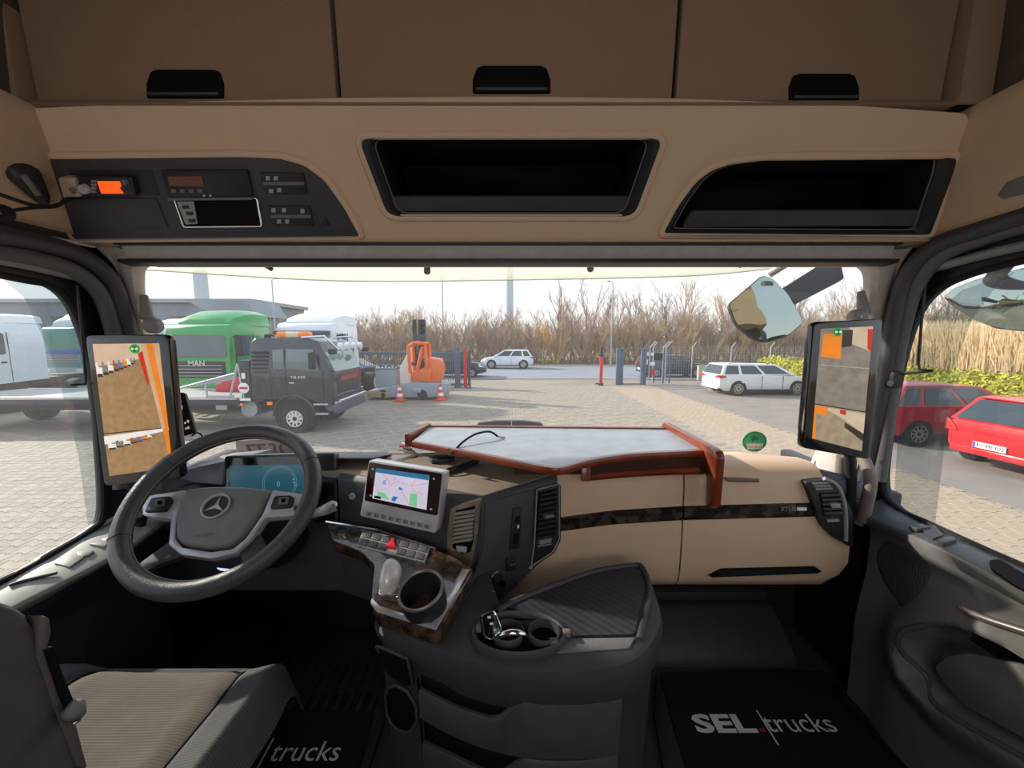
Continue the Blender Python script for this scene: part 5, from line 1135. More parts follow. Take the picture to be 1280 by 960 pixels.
for x, y in cells:
    if (x, y) in ns: continue
    h = int((x*37.1+y*91.7)*100) % 7; k = len(vs); dz_ = .002*(h-3)/3
    vs += [(x+a*.97, y+b*.96, dz_) for a, b in shape]+[(x+a, y+b*.99, -.02) for a, b in shape]
    fs_.append(list(range(k, k+12))); mi.append(3 if x > 5.4 else h % 3)
    for i in range(12): fs_.append([k+i, k+12+i, k+12+(i+1) % 12, k+(i+1) % 12]); mi.append(mi[-1])
me = bpy.data.meshes.new('paver_field'); 
off = yard.location; me.from_pydata([(a-off.x, b-off.y, c-off.z) for a, b, c in vs], [], fs_)
for q in PV: me.materials.append(q)
me.polygons.foreach_set('material_index', mi)
o = link('paver_field', me, None, yard, sm=0); o['kind'] = 'stuff'

# ------------------------------------------------------------------ cars
TYRE = M('tyre', (34, 34, 36), .85); ALLOY = M('alloy', (190, 192, 196), .35, metal=.7); CARGL = M('car_glass', (44, 56, 62), .08, coat=.5)
ARCH = M('arch_black', (16, 16, 18), .8); TAIL = M('tail_light', (196, 40, 34), .25, coat=.5); HEADL = M('head_light', (214, 220, 226), .15, coat=.5); BUMP = M('bumper_black', (36, 37, 40), .6); PLATE = M('plate_white2', (232, 232, 228), .5)
def lathe_x(b, prof, o, n=20): return b.lathe(prof, o, (0, 1, 0), n)
def wheel(root, x, y, r, sgn, spokes=8, rimm=None, w_=.2, rk=.68):
    o = Vector((x, y, r)); ax = Vector((0, sgn, 0))
    wh = B().lathe([(r*.6, -w_), (r*.93, -w_), (r, -w_*.8), (r, -.02), (r*.95, .0), (r*rk, .0), (r*rk, -.03)], o, ax, 28).obj('wheel', TYRE, root)
    B().lathe([(r*rk, -.035), (r*(rk+.01), .003), (r*(rk-.05), .003), (r*(rk-.08), -.05), (.002, -.05)], o, ax, 24).obj('rim', rimm or ALLOY, wh)
    for k in range(spokes):
        a = 2*math.pi*k/spokes; e = Vector((math.cos(a), 0, math.sin(a))); q = Vector((-math.sin(a), 0, math.cos(a)))
        c0, c1 = o+e*r*.1, o+e*r*(rk-.04)
        B().loft([[c0+q*r*.09-ax*.03, c0-q*r*.09-ax*.03, c0-q*r*.09-ax*.01, c0+q*r*.09-ax*.01], [c1+q*r*.05-ax*.03, c1-q*r*.05-ax*.03, c1-q*r*.05-ax*.004, c1+q*r*.05-ax*.004]]).obj('spoke', rimm or ALLOY, wh)
    B().lathe([(r*.16, -.03), (r*.15, -.002), (.002, .0)], o, ax, 14).obj('hub_cap', BUMP, wh); return wh
def car(name, label, cat, loc, rz, L, W, Hh, paint, st, plate=None, group=None, glass=None):
    root = thing(name, label, cat, loc, rz, group, local=True); gl = glass or CARGL
    S = Hh/1.5; w2 = W/2
    sts = [(-.5, .80, .45, .80), (-.49, .90, .34, .97), (-.44, .97, .26, 1.0), (-.3, 1, .2, 1.0), (0, 1, .19, .985), (.18, 1, .19, .955), (.28, .985, .2, .93), (.38, .96, .22, .86), (.45, .91, .26, .78), (.485, .82, .32, .68), (.5, .70, .40, .56)]
    def rg(xf, wf, zl, zt):
        x = xf*L; w_ = w2*wf; zl *= S; zt *= S
        q = [(-w_*.9, zl), (-w_*.985, zl+.10), (-w_, zl+(zt-zl)*.55), (-w_*.965, zt-.03), (-w_*.90, zt), (w_*.90, zt), (w_*.965, zt-.03), (w_, zl+(zt-zl)*.55), (w_*.985, zl+.10), (w_*.9, zl)]
        return [Vector((x, a, c)) for a, c in q]
    B().loft([rg(*s) for s in sts]).obj('body', paint, root, sm=40)
    (b0, b1), (r0, r1) = st['base'], st['roof']
    zb, zr = .975*S, Hh
    def gx(f, t): return L*((b0+(r0-b0)*t)*(1-f)+(b1+(r1-b1)*t)*f)
    def gp_(f, t, s_, out=0):
        hw = w2*(.955+(.76-.955)*t); return Vector((gx(f, t), s_*(hw+out), zb+(zr-.02-zb)*t))
    rings = []
    for t in (0, .5, .93, 1.0):
        k = 0 if t < .95 else .04; hw = w2*(.955+(.76-.955)*t)*(1 if t < .95 else .9); z = zb+(zr-zb)*t
        a, c = gx(0, t)+k*3, gx(1, t)-k*6
        rings.append([Vector((a, -hw, z)), Vector((c*.5+a*.5, -hw, z+.015*t)), Vector((c, -hw, z-.02*t)), Vector((c+.05, 0, z-.02*t)), Vector((c, hw, z-.02*t)), Vector((c*.5+a*.5, hw, z+.015*t)), Vector((a, hw, z)), Vector((a-.03, 0, z))])
    B().loft(rings).obj('cabin', paint, root, sm=35)
    # side windows
    for s_ in (-1, 1):
        for f0, f1 in st['win']:
            def lim(f, t): return f
            q = [(f0, .08), (f1, .08), (f1 if f1 < .97 else f1-.02, .86), (f0 if f0 > .03 else f0+.02, .86)]
            pts = [gp_(f, t, s_, .002) for f, t in q]; nn = (pts[1]-pts[0]).cross(pts[3]-pts[0]).normalized(); nn = nn if nn.y*s_ > 0 else -nn
            B().prism([p-nn*.02 for p in rnd(pts, .05)], nn*.03).obj('side_window', gl, root)
        B().box((L*.20, s_*(w2+.07), zb+.05), (.13, .16, .13)).obj('door_mirror', paint, root, bev=.03)
        for xf in st['handles']: B().box((L*xf, s_*(w2*.985), zb-.13*S), (.18, .05, .03)).obj('door_handle', paint, root, bev=.008)
        for xf in st['seams']: B().box((L*xf, s_*(w2*.985), .62*S), (.012, .05, .58*S)).obj('door_seam', ARCH, root)
        for xw in st['wheels']:
            r = st['r']; B().lathe([(r*1.13, -.12), (r*1.13, .012), (r*.3, .012)], (xw*L, s_*(w2*.985), r), (0, s_, 0), 28).obj('wheel_arch', ARCH, root)
            wheel(root, xw*L, s_*(w2*.985+.02), r, s_, 10)
        B().prism([Vector((L*.40, s_*w2*.93, .62*S)), Vector((L*.47, s_*w2*.85, .60*S)), Vector((L*.475, s_*w2*.62, .64*S)), Vector((L*.43, s_*w2*.72, .78*S)), Vector((L*.38, s_*w2*.96, .80*S))], (.02, s_*.02, .03)).obj('head_lamp', HEADL, root)
        B().box((0, s_*w2*.97, .25*S), (L*.5, .06, .1)).obj('sill_cladding', BUMP, root, bev=.01)
        tq = [Vector((-L*.505, s_*w2*a, c*S)) for a, c in st['tail']]
        B().prism(tq, (.06, 0, 0)).obj('tail_lamp', TAIL, root, bev=.01)
        tq = [Vector((-L*.495, s_*w2*.93, .83*S)), Vector((-L*.44, s_*w2*.975, .86*S)), Vector((-L*.44, s_*w2*.975, .93*S)), Vector((-L*.492, s_*w2*.93, .95*S))]
        B().prism(tq, (0, s_*.012, 0)).obj('tail_lamp', TAIL, root)
    # rear and front glass
    for f, sg, nm in ((0, -1, 'rear_window'), (1, 1, 'windscreen')):
        pts = [Vector((gx(f, t)+sg*.01+(-.03 if f == 0 else .045), y, zb+(zr-zb)*t)) for t, y in ((.06, -w2*.82), (.06, w2*.82), (.84, w2*.66), (.84, -w2*.66))]
        nn = (pts[1]-pts[0]).cross(pts[3]-pts[0]).normalized(); nn = nn if nn.x*sg > 0 else -nn
        B().prism([p-nn*.03 for p in rnd(pts, .06)], nn*.045).obj(nm, gl, root)
    pts = [Vector((gx(0, t)-.045, y, zb+(zr-zb)*t)) for t, y in ((.12, 0), (.3, -w2*.5))]
    B().tube(pts, .014, 6).obj('rear_wiper', BUMP, root)
    B().box((-L*.497, 0, .36*S), (.06, W*.8, .14)).obj('rear_bumper', st.get('bump', paint), root, bev=.03)
    B().box((L*.492, 0, .36*S), (.06, W*.7, .16)).obj('front_bumper', BUMP, root, bev=.03)
    pz_ = st.get('pz', .62)*S
    pp = B().box((-L*.506, 0, pz_), (.02, .52, .115)).obj('number_plate', PLATE, root)
    if plate:
        write('plate_lettering', plate, Vector((-L*.506-.0115, .19, pz_-.035)), Vector((-L*.506-.0115, -.24, pz_-.035)), (0, 0, 1), M('plate_black', (30, 30, 34), .6), pp, hk=1.0)
        B().box((-L*.506-.006, .235, pz_), (.012, .04, .112)).obj('plate_band', M('plate_blue', (40, 70, 170), .5), pp)
    for a, c in st.get('rails', ()): pass
    if st.get('rail'):
        for s_ in (-1, 1): B().tube([Vector((L*r0+.2, s_*w2*.70, Hh-.01)), Vector((L*r0+.35, s_*w2*.70, Hh+.045)), Vector((L*r1-.5, s_*w2*.70, Hh+.045)), Vector((L*r1-.3, s_*w2*.70, Hh-.02))], .016, 6).obj('roof_rail', BUMP, root)
    if st.get('spoiler'): B().box((L*r0-.02, 0, Hh-.03), (.22, W*.66, .035)).obj('spoiler', paint, root, bev=.012)
    if st.get('antenna'): B().cyl((L*r0+.3, 0, Hh-.01), (L*r0+.12, 0, Hh+.28), .008, .004, 6).obj('antenna', BUMP, root)
    return root
WAG = dict(base=(-.485, .26), roof=(-.43, .07), win=((.04, .24), (.28, .56), (.60, .93)), handles=(-.16, .07), seams=(-.08, .13), wheels=(-.31, .28), r=.33, tail=((.95, .85), (.55, .82), (.6, .93), (.93, .98)), rail=True, pz=.55)
HAT = dict(base=(-.475, .28), roof=(-.37, .06), win=((.03, .2), (.25, .56), (.60, .92)), handles=(-.16, .07), seams=(-.1, .13), wheels=(-.31, .30), r=.31, tail=((.94, .74), (.66, .72), (.74, .86), (.93, .98)), antenna=True, spoiler=True, pz=.52)
SUV = dict(base=(-.48, .26), roof=(-.39, .05), win=((.05, .22), (.27, .56), (.60, .92)), handles=(-.16, .07), seams=(-.08, .13), wheels=(-.31, .29), r=.38, tail=((.95, .8), (.5, .84), (.5, .88), (.93, .94)), spoiler=True, bump=BUMP)
WPAINT = M('white_paint', (226, 228, 232), .25, coat=.6, var=.02); RPAINT = M('red_paint', (186, 20, 30), .25, coat=.6, var=.03); DPAINT = M('dark_blue_paint', (46, 56, 70), .25, coat=.6); BPAINT = M('light_blue_paint', (150, 184, 208), .3, coat=.5)
car('suv', 'white SUV driving along the road beyond the open gate', 'car', (-.45, 34.6+.9, 0), math.pi, 4.7, 1.85, 1.66, WPAINT, SUV)
car('estate_car', 'white estate car with roof rails parked on the asphalt', 'car', (12.0, 19.1, 0), 0.03, 4.75, 1.82, 1.48, WPAINT, WAG, 'KL RS 102')
car('hatchback', 'red hatchback parked behind the other red car, seen from its side', 'car', (11.3, 10.35, 0), 0, 4.1, 1.76, 1.52, M('dark_red_paint', (168, 20, 36), .25, coat=.6), HAT, 'KL MI 120')
car('hatchback', 'bright red hatchback nearest the passenger window, rear number plate showing', 'car', (11.55, 7.75, 0), .06, 4.06, 1.69, 1.45, RPAINT, HAT, 'KS MI 102')
car('minivan', 'dark blue van-like car behind the wire fence near the turnstile', 'car', (11.3, 27.6, 0), 0, 4.7, 1.83, 1.55, DPAINT, WAG)
car('compact_car', 'light blue car parked behind the sliding gate bars', 'car', (-9.9, 24.0, 0), 0, 4.3, 1.78, 1.5, BPAINT, HAT)
car('compact_car', 'dark car on the road edge left of the forklift mast', 'car', (-13.5, 31, 0), 0, 4.4, 1.78, 1.45, DPAINT, HAT)
car('delivery_van', 'dark blue car half hidden behind the forklift and gate post', 'car', (-4.0, 27.6, 0), 0, 4.4, 1.8, 1.7, DPAINT, WAG)
# ------------------------------------------------------------------ trucks (local: +x is forward, front face at x = 0)
TGL_ = M('truck_glass', (70, 92, 100), .08, coat=.5); STEEL = M('galvanised', (176, 182, 188), .45, metal=.4); HUBW = M('hub_white', (214, 216, 218), .4, metal=.3); FRAME = M('chassis_dark', (44, 46, 52), .7)
AMB = M('amber_lamp', (240, 130, 30), .3, em=.15); GRILL = M('truck_grille', (34, 38, 46), .45)
def truck(label, loc, rz, W, L, z0, z1, paint, spoiler, grille, glass, chassis, name='truck', roofc=None, visor=None, badge=None, extra=None, group='parked trucks along the left of the yard', band=None):
    root = thing(name, label, 'truck', loc, rz, group, local=True); w2 = W/2; hgt = z1-z0
    def rg(x, k, a, c): return [Vector((x, -w2*k, z0+hgt*a)), Vector((x, w2*k, z0+hgt*a)), Vector((x, w2*k, z0+hgt*.55)), Vector((x, w2*k*.97, z0+hgt*(c-.1))), Vector((x, w2*k*.88, z0+hgt*c)), Vector((x, -w2*k*.88, z0+hgt*c)), Vector((x, -w2*k*.97, z0+hgt*(c-.1))), Vector((x, -w2*k, z0+hgt*.55))]
    B().loft([rg(-L, 1, .03, 1), rg(-L*.3, 1, 0, 1.0), rg(-.22, 1, 0, .97), rg(-.09, .975, 0, .94), rg(-.0, .92, .02, .86)]).obj('cab', paint, root, sm=45)
    zw0, zw1 = z0+hgt*.44, z0+hgt*.80
    q = [Vector((.012, -w2*.86, zw0)), Vector((.012, w2*.86, zw0)), Vector((.012, w2*.84, zw1)), Vector((.012, -w2*.84, zw1))]
    B().prism([p-Vector((.04, 0, 0)) for p in rnd(q, .1)], (.05, 0, .01)).obj('windscreen', glass, root)
    if visor: B().box((.10, 0, zw1+.02), (.24, W*.86, .16)).obj('sun_visor', visor, root, bev=.03)
    g = B().box((.0, 0, z0+hgt*.25), (.08, W*.78, hgt*.26)).obj('grille', grille, root, bev=.02)
    for i in range(4): B().box((.045, 0, z0+hgt*(.15+.055*i)), (.02, W*.7, .02)).obj('grille_bar', GRILL if grille is not GRILL else STEEL, g)
    if badge: write('badge_lettering', badge, Vector((.06, -.28, z0+hgt*.31)), Vector((.06, .28, z0+hgt*.31)), (0, 0, 1), CHROME, g, bold=.02)
    if band: B().box((.01, 0, z0+hgt*.40), (.07, W*.88, hgt*.12)).obj('front_band', band, root, bev=.02)
    B().box((-.02, 0, z0-.12), (.16, W*.96, .42)).obj('bumper', paint if not extra else extra, root, bev=.04)
    for s_ in (-1, 1):
        B().box((.065, s_*w2*.72, z0-.06), (.03, .34, .18)).obj('head_lamp', HEADL, root, bev=.02)
        q = [Vector((-.30, s_*(w2+.004), zw0+.02)), Vector((-L*.48, s_*(w2+.004), zw0+.06)), Vector((-L*.48, s_*(w2-.01), zw1)), Vector((-.36, s_*(w2-.01), zw1))]
        B().prism([p-Vector((0, s_*.02, 0)) for p in rnd(q, .08)], (0, s_*.03, 0)).obj('side_window', glass, root)
        for xs in (-.2, -L*.52): B().box((xs, s_*(w2+.001), z0+hgt*.42), (.014, .02, hgt*.78)).obj('door_seam', ARCH, root)
        B().box((-L*.44, s_*(w2+.01), z0+hgt*.34), (.16, .03, .06)).obj('door_handle', BUMP, root, bev=.01)
        m_ = B().box((-.05, s_*(w2+.22), zw0+.42), (.12, .22, .7)).obj('door_mirror', BUMP, root, bev=.04)
        B().tube([Vector((-.12, s_*w2, zw0+.7)), Vector((-.06, s_*(w2+.2), zw0+.78))], .025, 8).obj('mirror_arm', BUMP, m_)
        for k in range(3): B().box((-.55, s_*(w2-.03), z0-.05-.24*k), (.5, .1, .05)).obj('step', STEEL if k else paint, root, bev=.01)
        B().lathe([(.62, -.3), (.62, .01), (.3, .01)], (-1.25, s_*w2*.98, .52), (0, s_, 0), 26).obj('wheel_arch', ARCH, root)
        wheel(root, -1.25, s_*(w2*.98+.03), .5, s_, 8, HUBW, .3, .58)
        if chassis:
            for k in (0, 1): wheel(root, -chassis+.8+1.3*k, s_*(w2*.98), .5, s_, 8, HUBW, .5, .58)
    if chassis:
        B().box((-L-(chassis-L)/2, 0, .95), (chassis-L, W*.4, .3)).obj('chassis', FRAME, root, bev=.02)
        B().box((-chassis+1.4, 0, 1.1), (1.2, 1.0, .12)).obj('fifth_wheel', FRAME, root, bev=.03)
    else:
        B().box((-L*.5, 0, z0-.1), (L, W*.7, .3)).obj('underbody', FRAME, root)
    if spoiler:
        h, col = spoiler
        ks = [(-.42, .78, .02), (-.62, .84, h*.45), (-1.1, .9, h*.85), (-1.6, .94, h), (-L-.1, .94, h*.96)]
        B().loft([[Vector((x, -w2*k, z1-.08)), Vector((x, w2*k, z1-.08)), Vector((x, w2*k*.93, z1+hh*.7)), Vector((x, w2*k*.6, z1+hh)), Vector((x, -w2*k*.6, z1+hh)), Vector((x, -w2*k*.93, z1+hh*.7))] for x, k, hh in ks]).obj('roof_spoiler', col, root, sm=45)
    return root
GPAINT = M('green_paint', (34, 150, 66), .3, coat=.5, var=.03); TEAL = M('teal_paint', (70, 150, 140), .35, coat=.3); BLUEP = M('blue_paint', (40, 100, 176), .35, coat=.3)
Rz = -math.pi/2
truck('green truck facing the camera with a black badge grille', (-10.8, 13.5, 0), Rz, 2.4, 2.25, 1.05, 3.2, GPAINT, (.5, GPAINT), GRILL, TGL_, 6, badge='MAN')
truck('white truck with dark visor between the green and the black trucks', (-8.0, 15.2, 0), Rz, 2.4, 2.25, 1.05, 3.3, WPAINT, (.42, WPAINT), GRILL, M('blue_truck_glass', (90, 130, 160), .08, coat=.5), 6.5, visor=M('dark_visor', (70, 80, 92), .4))
truck('white truck seen from its side through the driver window', (-19.2, 12.9, 0), Rz, 2.4, 2.3, 1.05, 3.3, M('cool_white_paint', (206, 216, 226), .35, coat=.4), (.25, WPAINT), GRILL, TGL_, 5.6)
truck('white and teal truck with a blue front band in the left background', (-23.4, 20.5, 0), Rz, 2.4, 2.3, 1.05, 3.3, TEAL, (.8, WPAINT), M('pale_grille', (150, 160, 168), .5), M('teal_glass', (84, 150, 140), .15), 0, band=BLUEP, extra=M('pale_grille2', (160, 170, 176), .5))
truck('pale truck roof showing left of the green truck', (-15.4, 17.5, 0), Rz, 2.4, 2.2, 1.05, 3.3, M('lilac_white_paint', (196, 204, 222), .4), (.3, WPAINT), GRILL, TGL_, 0)
# black recovery truck, heading right
BK = M('black_truck_paint', (34, 40, 52), .22, coat=.6, var=.04)
t = thing('recovery_truck', 'black car transporter truck with amber roof beacon and long flat deck', 'truck', (-5.0, 11.95, 0), 0, None, local=True)
W2 = 1.1
def br(x, k, zl, zt, kt=.9): return [Vector((x, -W2*k, zl)), Vector((x, W2*k, zl)), Vector((x, W2*k, 1.7)), Vector((x, W2*k*kt, zt)), Vector((x, -W2*k*kt, zt)), Vector((x, -W2*k, 1.7))]
B().loft([br(-2.25, 1, .95, 2.55), br(-2.1, 1, .95, 2.66), br(-.62, 1, .95, 2.66), br(-.36, 1, .85, 2.56), br(-.1, .97, .8, 1.9, .96), br(0, .9, .8, 1.62, .97)]).obj('cab', BK, t, bev=.03, sm=50)
q = [Vector((.0, -W2*.84, 1.72)), Vector((.0, W2*.84, 1.72)), Vector((-.36, W2*.8, 2.46)), Vector((-.36, -W2*.8, 2.46))]
nn = Vector((.9, 0, .43)).normalized(); B().prism([p-nn*.06 for p in rnd(q, .08)], nn*.08).obj('windscreen', M('green_truck_glass', (110, 140, 130), .08, coat=.5), t)
for s_ in (-1, 1):
    y = s_*(W2+.004)
    for q in ([(-.32, 1.72), (-.95, 1.80), (-1.25, 1.82), (-1.25, 2.36), (-.52, 2.36)], [(-1.32, 1.82), (-1.62, 1.82), (-1.62, 2.34), (-1.32, 2.36)]):
        B().prism([Vector((x, y-s_*(.03+.06*(z-1.7)), z)) for x, z in q], (0, s_*.035, 0)).obj('side_window', M('smoky_truck_glass', (104, 120, 122), .08, coat=.5), t, bev=.006)
    for i in range(6): B().box((-1.98, y-s_*.03, 1.72+.11*i), (.42, .05, .05)).obj('louvre', ARCH, t)
    for xs in (-.25, -1.28, -1.7): B().box((xs, y-s_*.012, 1.36), (.012, .03, .8)).obj('door_seam', ARCH, t)
    B().box((-1.12, y, 1.42), (.14, .03, .05)).obj('door_handle', STEEL, t, bev=.01)
    B().lathe([(.56, -.3), (.56, .02), (.2, .02)], (-1.1, s_*W2*.98, .5), (0, s_, 0), 26).obj('wheel_arch', ARCH, t)
    B().tube([Vector((-1.1+.58*math.cos(a), s_*(W2+.01), .5+.58*math.sin(a))) for a in [math.pi*i/12 for i in range(13)]], .04, 6).obj('fender', BK, t)
    wheel(t, -1.1, s_*(W2+.02), .41, s_, 10, HUBW, .25, .56)
    for z in (.55, .82): B().box((-.35, s_*(W2-.02), z), (.4, .1, .05)).obj('step', STEEL, t, bev=.008)
    m_ = B().box((-.42, s_*(W2+.22), 2.05), (.12, .22, .48)).obj('door_mirror', BUMP, t, bev=.04)
    B().box((.1, s_*(W2+.1), 2.3), (.2, .2, .16)).obj('front_mirror', BUMP, t, bev=.05)
    B().box((.02, s_*.82, .78), (.05, .36, .16)).obj('head_lamp', HEADL, t, bev=.02)
    B().box((-2.6, s_*(W2-.01), .82), (.14, .04, .07)).obj('side_marker', AMB, t); B().box((-1.78, s_*(W2-.01), .85), (.14, .04, .09)).obj('side_marker', AMB, t)
    wheel(t, -10.6, s_*(W2+.02), .41, s_, 10, HUBW, .45, .56)
    B().box((-6.9, s_*(W2-.02), .88), (8.6, .08, .16)).obj('deck_rail', M('deck_black', (40, 44, 54), .5), t, bev=.01)
    B().tube([Vector((-11.2, s_*(W2+.01), .99)), Vector((-2.7, s_*(W2+.01), .97))], .02, 6).obj('deck_edge', M('pale_line', (210, 200, 190), .5), t)
    # rails rising to the headboard
    for (x0, z0, x1, z1) in ((-4.9, 1.12, -2.72, 1.68), (-4.6, 1.22, -2.72, 1.55), (-3.55, 1.0, -3.55, 1.5), (-2.9, 1.0, -2.62, 1.95), (-3.55, 1.46, -2.75, 1.6), (-3.55, 1.05, -2.8, 1.05), (-2.62, 1.95, -2.5, 1.0)): B().tube([Vector((x0, s_*(W2-.04), z0)), Vector((x1, s_*(W2-.04), z1))], .03, 6).obj('railing', STEEL, t)
B().box((.03, 0, .68), (.14, 2.1, .3)).obj('bumper', M('bumper_grey_blue', (70, 78, 94), .4), t, bev=.05)
B().tube([Vector((.14, -.95, .9)), Vector((.18, 0, .92)), Vector((.14, .95, .9))], .04, 8).obj('bull_bar', CHROME, t, sm=80)
B().box((.0, 0, 1.3), (.06, 1.5, .42)).obj('grille', GRILL, t, bev=.02)
B().box((.03, 0, 1.5), (.02, 1.2, .12)).obj('front_lettering_panel', M('dull_red_panel', (150, 60, 50), .5), t)
B().box((-1.4, -.3, 2.76), (.4, .34, .18)).obj('beacon', M('beacon_white', (238, 214, 190), .4), t, bev=.05)
for x in (-1.72, -1.08): B().box((x, -.3, 2.76), (.3, .34, .18)).obj('beacon_lamp', AMB, t, bev=.06)
B().tube([Vector((-.85, -.95, 2.68)), Vector((-.2, -1.0, 2.72)), Vector((.1, -.9, 2.35)), Vector((.1, .9, 2.35)), Vector((-.2, 1.0, 2.72)), Vector((-.85, .95, 2.68))], .03, 8).obj('light_bar', CHROME, t, sm=80)
for y in (-.7, -.25, .25, .7): B().lathe([(.11, -.08), (.12, .03), (.06, .045), (.002, .05)], (.14, y, 2.42), (1, 0, .0), 16).obj('spot_lamp', HEADL, t)
B().box((-2.42, 0, 1.5), (.28, 2.16, 1.1)).obj('headboard', M('deck_black', (40, 44, 54)), t, bev=.02)
for x, z, r in ((-2.48, 1.28, .15),): 
    B().lathe([(r, 0), (r, .012), (.002, .012)], (x, -W2+.02, z), (0, -1, 0), 20).obj('round_sticker', WHITE, t)
    B().box((x, -W2+.004, z), (.22, .014, .06)).obj('sticker_band', RED, t)
B().box((-2.46, -W2+.01, 1.62), (.1, .012, .16)).obj('small_sticker', WHITE, t)
B().box((-2.45, -W2-.0, .96), (.3, .02, .07)).obj('reflector', WHITE, t)
B().box((-6.9, 0, .97), (8.6, 2.0, .06)).obj('deck', M('deck_plate', (172, 170, 166), .5, metal=.2), t)
B().box((-6.0, 0, .66), (9.0, .8, .26)).obj('chassis', FRAME, t)
B().lathe([(.24, -.9), (.24, .0), (.002, .02)], (-2.7, -.6, .6), (0, -1, 0), 20).obj('air_tank', STEEL, t)
B().box((-3.2, -1.0, .8), (.3, .06, .3)).obj('tool_bracket', STEEL, t, bev=.01)
B().box((-4.3, -1.08, .6), (.4, .03, .08)).obj('reflector', WHITE, t)
B().prism([Vector((-4.3, .2, 1.0)), Vector((-3.1, .2, 1.0)), Vector((-3.15, .2, 1.35)), Vector((-3.5, .2, 1.45)), Vector((-3.9, .2, 1.42)), Vector((-4.2, .2, 1.25))], (0, .5, 0)).obj('red_winch_cover', M('winch_red', (196, 30, 48), .4), t, bev=.05)
write('door_lettering', 'TGL 8.220', Vector((-1.14, -W2-.016, 1.55)), Vector((-.72, -W2-.016, 1.55)), (0, 0, 1), WHITE, t)
# ------------------------------------------------------------------ forklift, cones, gates, posts
OR_ = M('forklift_orange', (236, 112, 32), .4, coat=.2, var=.04); FG = M('forklift_grey', (150, 160, 170), .55); MASTM = M('mast_dark', (62, 70, 82), .6)
t = thing('side_loader', 'orange side-loading forklift with dark mast on a grey chassis', 'forklift', (-4.4, 17.4, 0), 0, None, local=True)
B().prism([Vector((-1.9, -.5, .12)), Vector((1.5, -.5, .12)), Vector((1.65, -.5, .7)), Vector((.1, -.5, .78)), (Vector((-1.7, -.5, .42)))], (0, 1.0, 0)).obj('chassis', FG, t, bev=.04)
B().prism([Vector((-1.95, -.52, .1)), Vector((-.9, -.52, .1)), Vector((-.9, -.52, .34)), Vector((-1.85, -.52, .4))], (0, 1.04, 0)).obj('platform_nose', M('rusty_edge', (164, 140, 112), .7), t, bev=.03)
def fr4(y): return [Vector((.0, y, .8)), Vector((.62, y, .78)), Vector((.64, y, 2.38)), Vector((.1, y, 2.46)), Vector((-.05, y, 2.3))]
B().prism([Vector((-.02, -.42, .78)), Vector((.85, -.42, .78)), Vector((.95, -.42, 1.35)), Vector((.62, -.42, 1.42)), Vector((.28, -.42, 1.28)), Vector((.0, -.42, 1.2))], (0, .9, 0)).obj('cab_base', OR_, t, bev=.04)
B().prism([Vector((.62, -.35, .7)), Vector((1.25, -.35, .75)), Vector((1.4, -.35, 1.3)), Vector((1.3, -.35, 1.75)), Vector((.75, -.35, 1.85))], (0, .8, 0)).obj('engine_cover', OR_, t, bev=.08)
for y in (-.42, .4):
    for (a, c) in (((-.02, 1.15), (-.06, 2.3)), ((-.06, 2.3), (.2, 2.46)), ((.2, 2.46), (.66, 2.42)), ((.66, 2.42), (.7, 1.4)), ((.55, 2.3), (.3, 1.3))): B().tube([Vector((a[0], y, a[1])), Vector((c[0], y, c[1]))], .08, 8).obj('cab_post', OR_, t)
B().box((.32, 0, 2.44), (.68, .86, .07)).obj('cab_roof', OR_, t, bev=.02)
B().box((.33, .36, 1.85), (.5, .04, .95)).obj('cab_glass', CARGL, t, bev=.02)
B().box((.42, .0, 1.5), (.3, .5, .5)).obj('operator_seat', BUMP, t, bev=.06)
B().box((.1, -.1, 1.55), (.2, .3, .16)).obj('control_desk', MASTM, t, bev=.03)
for x in (-.06, .2, .36): B().box((x+.05, .55, 2.0), (.13, .2, 3.0)).obj('mast_channel', MASTM, t)
B().box((.22, .5, 2.7), (.5, .14, .3)).obj('mast_carriage', MASTM, t, bev=.02)
for z in (2.9, 3.2): B().tube([Vector((.3, .4, z)), Vector((.5, .3, z+.1))], .04, 6).obj('mast_hose', RUBBER, t)
for x in (.5, -1.2): B().lathe([(.2, -.2), (.22, 0), (.1, .02), (.002, .02)], (x, -.5, .22), (0, -1, 0), 18).obj('wheel', TYRE, t)
B().box((.28, -.53, .42), (.36, .06, .2)).obj('tow_step', STEEL, t, bev=.02)
t = thing('battery_box', 'grey battery box standing on the forklift platform', 'box', (-5.55, 17.5, .44), 0, None, local=True)
B().box((0, 0, .45), (.9, .7, .85)).obj('case', FG, t, bev=.03); B().box((0, 0, .9), (.94, .74, .06)).obj('lid', M('lid_grey', (120, 128, 138), .5), t, bev=.01)
for x in (-.3, 0, .3): B().tube([Vector((x, -.1, .92)), Vector((x+.1, -.1, 1.05)), Vector((x+.2, -.1, .92))], .03, 6).obj('hose', RUBBER, t)
t = thing('white_cover', 'tall white tarpaulin cover behind the orange forklift cab', 'tarpaulin', (-4.9, 18.9, 0), 0, None, local=True)
B().loft([[Vector((-.9*k+dx, -.4*k, z)), Vector((.6*k+dx, -.4*k, z)), Vector((.6*k+dx, .4*k, z)), Vector((-.9*k+dx, .4*k, z))] for k, dx, z in ((1, 0, 0), (.85, .1, .8), (.5, .35, 1.9), (.32, .45, 2.5), (.2, .45, 2.75))]).obj('sheet', M('tarp_white', (226, 216, 208), .7), t, bev=.06)
CONO = M('cone_red', (226, 60, 36), .6); CONW = M('cone_white', (238, 234, 230), .6)
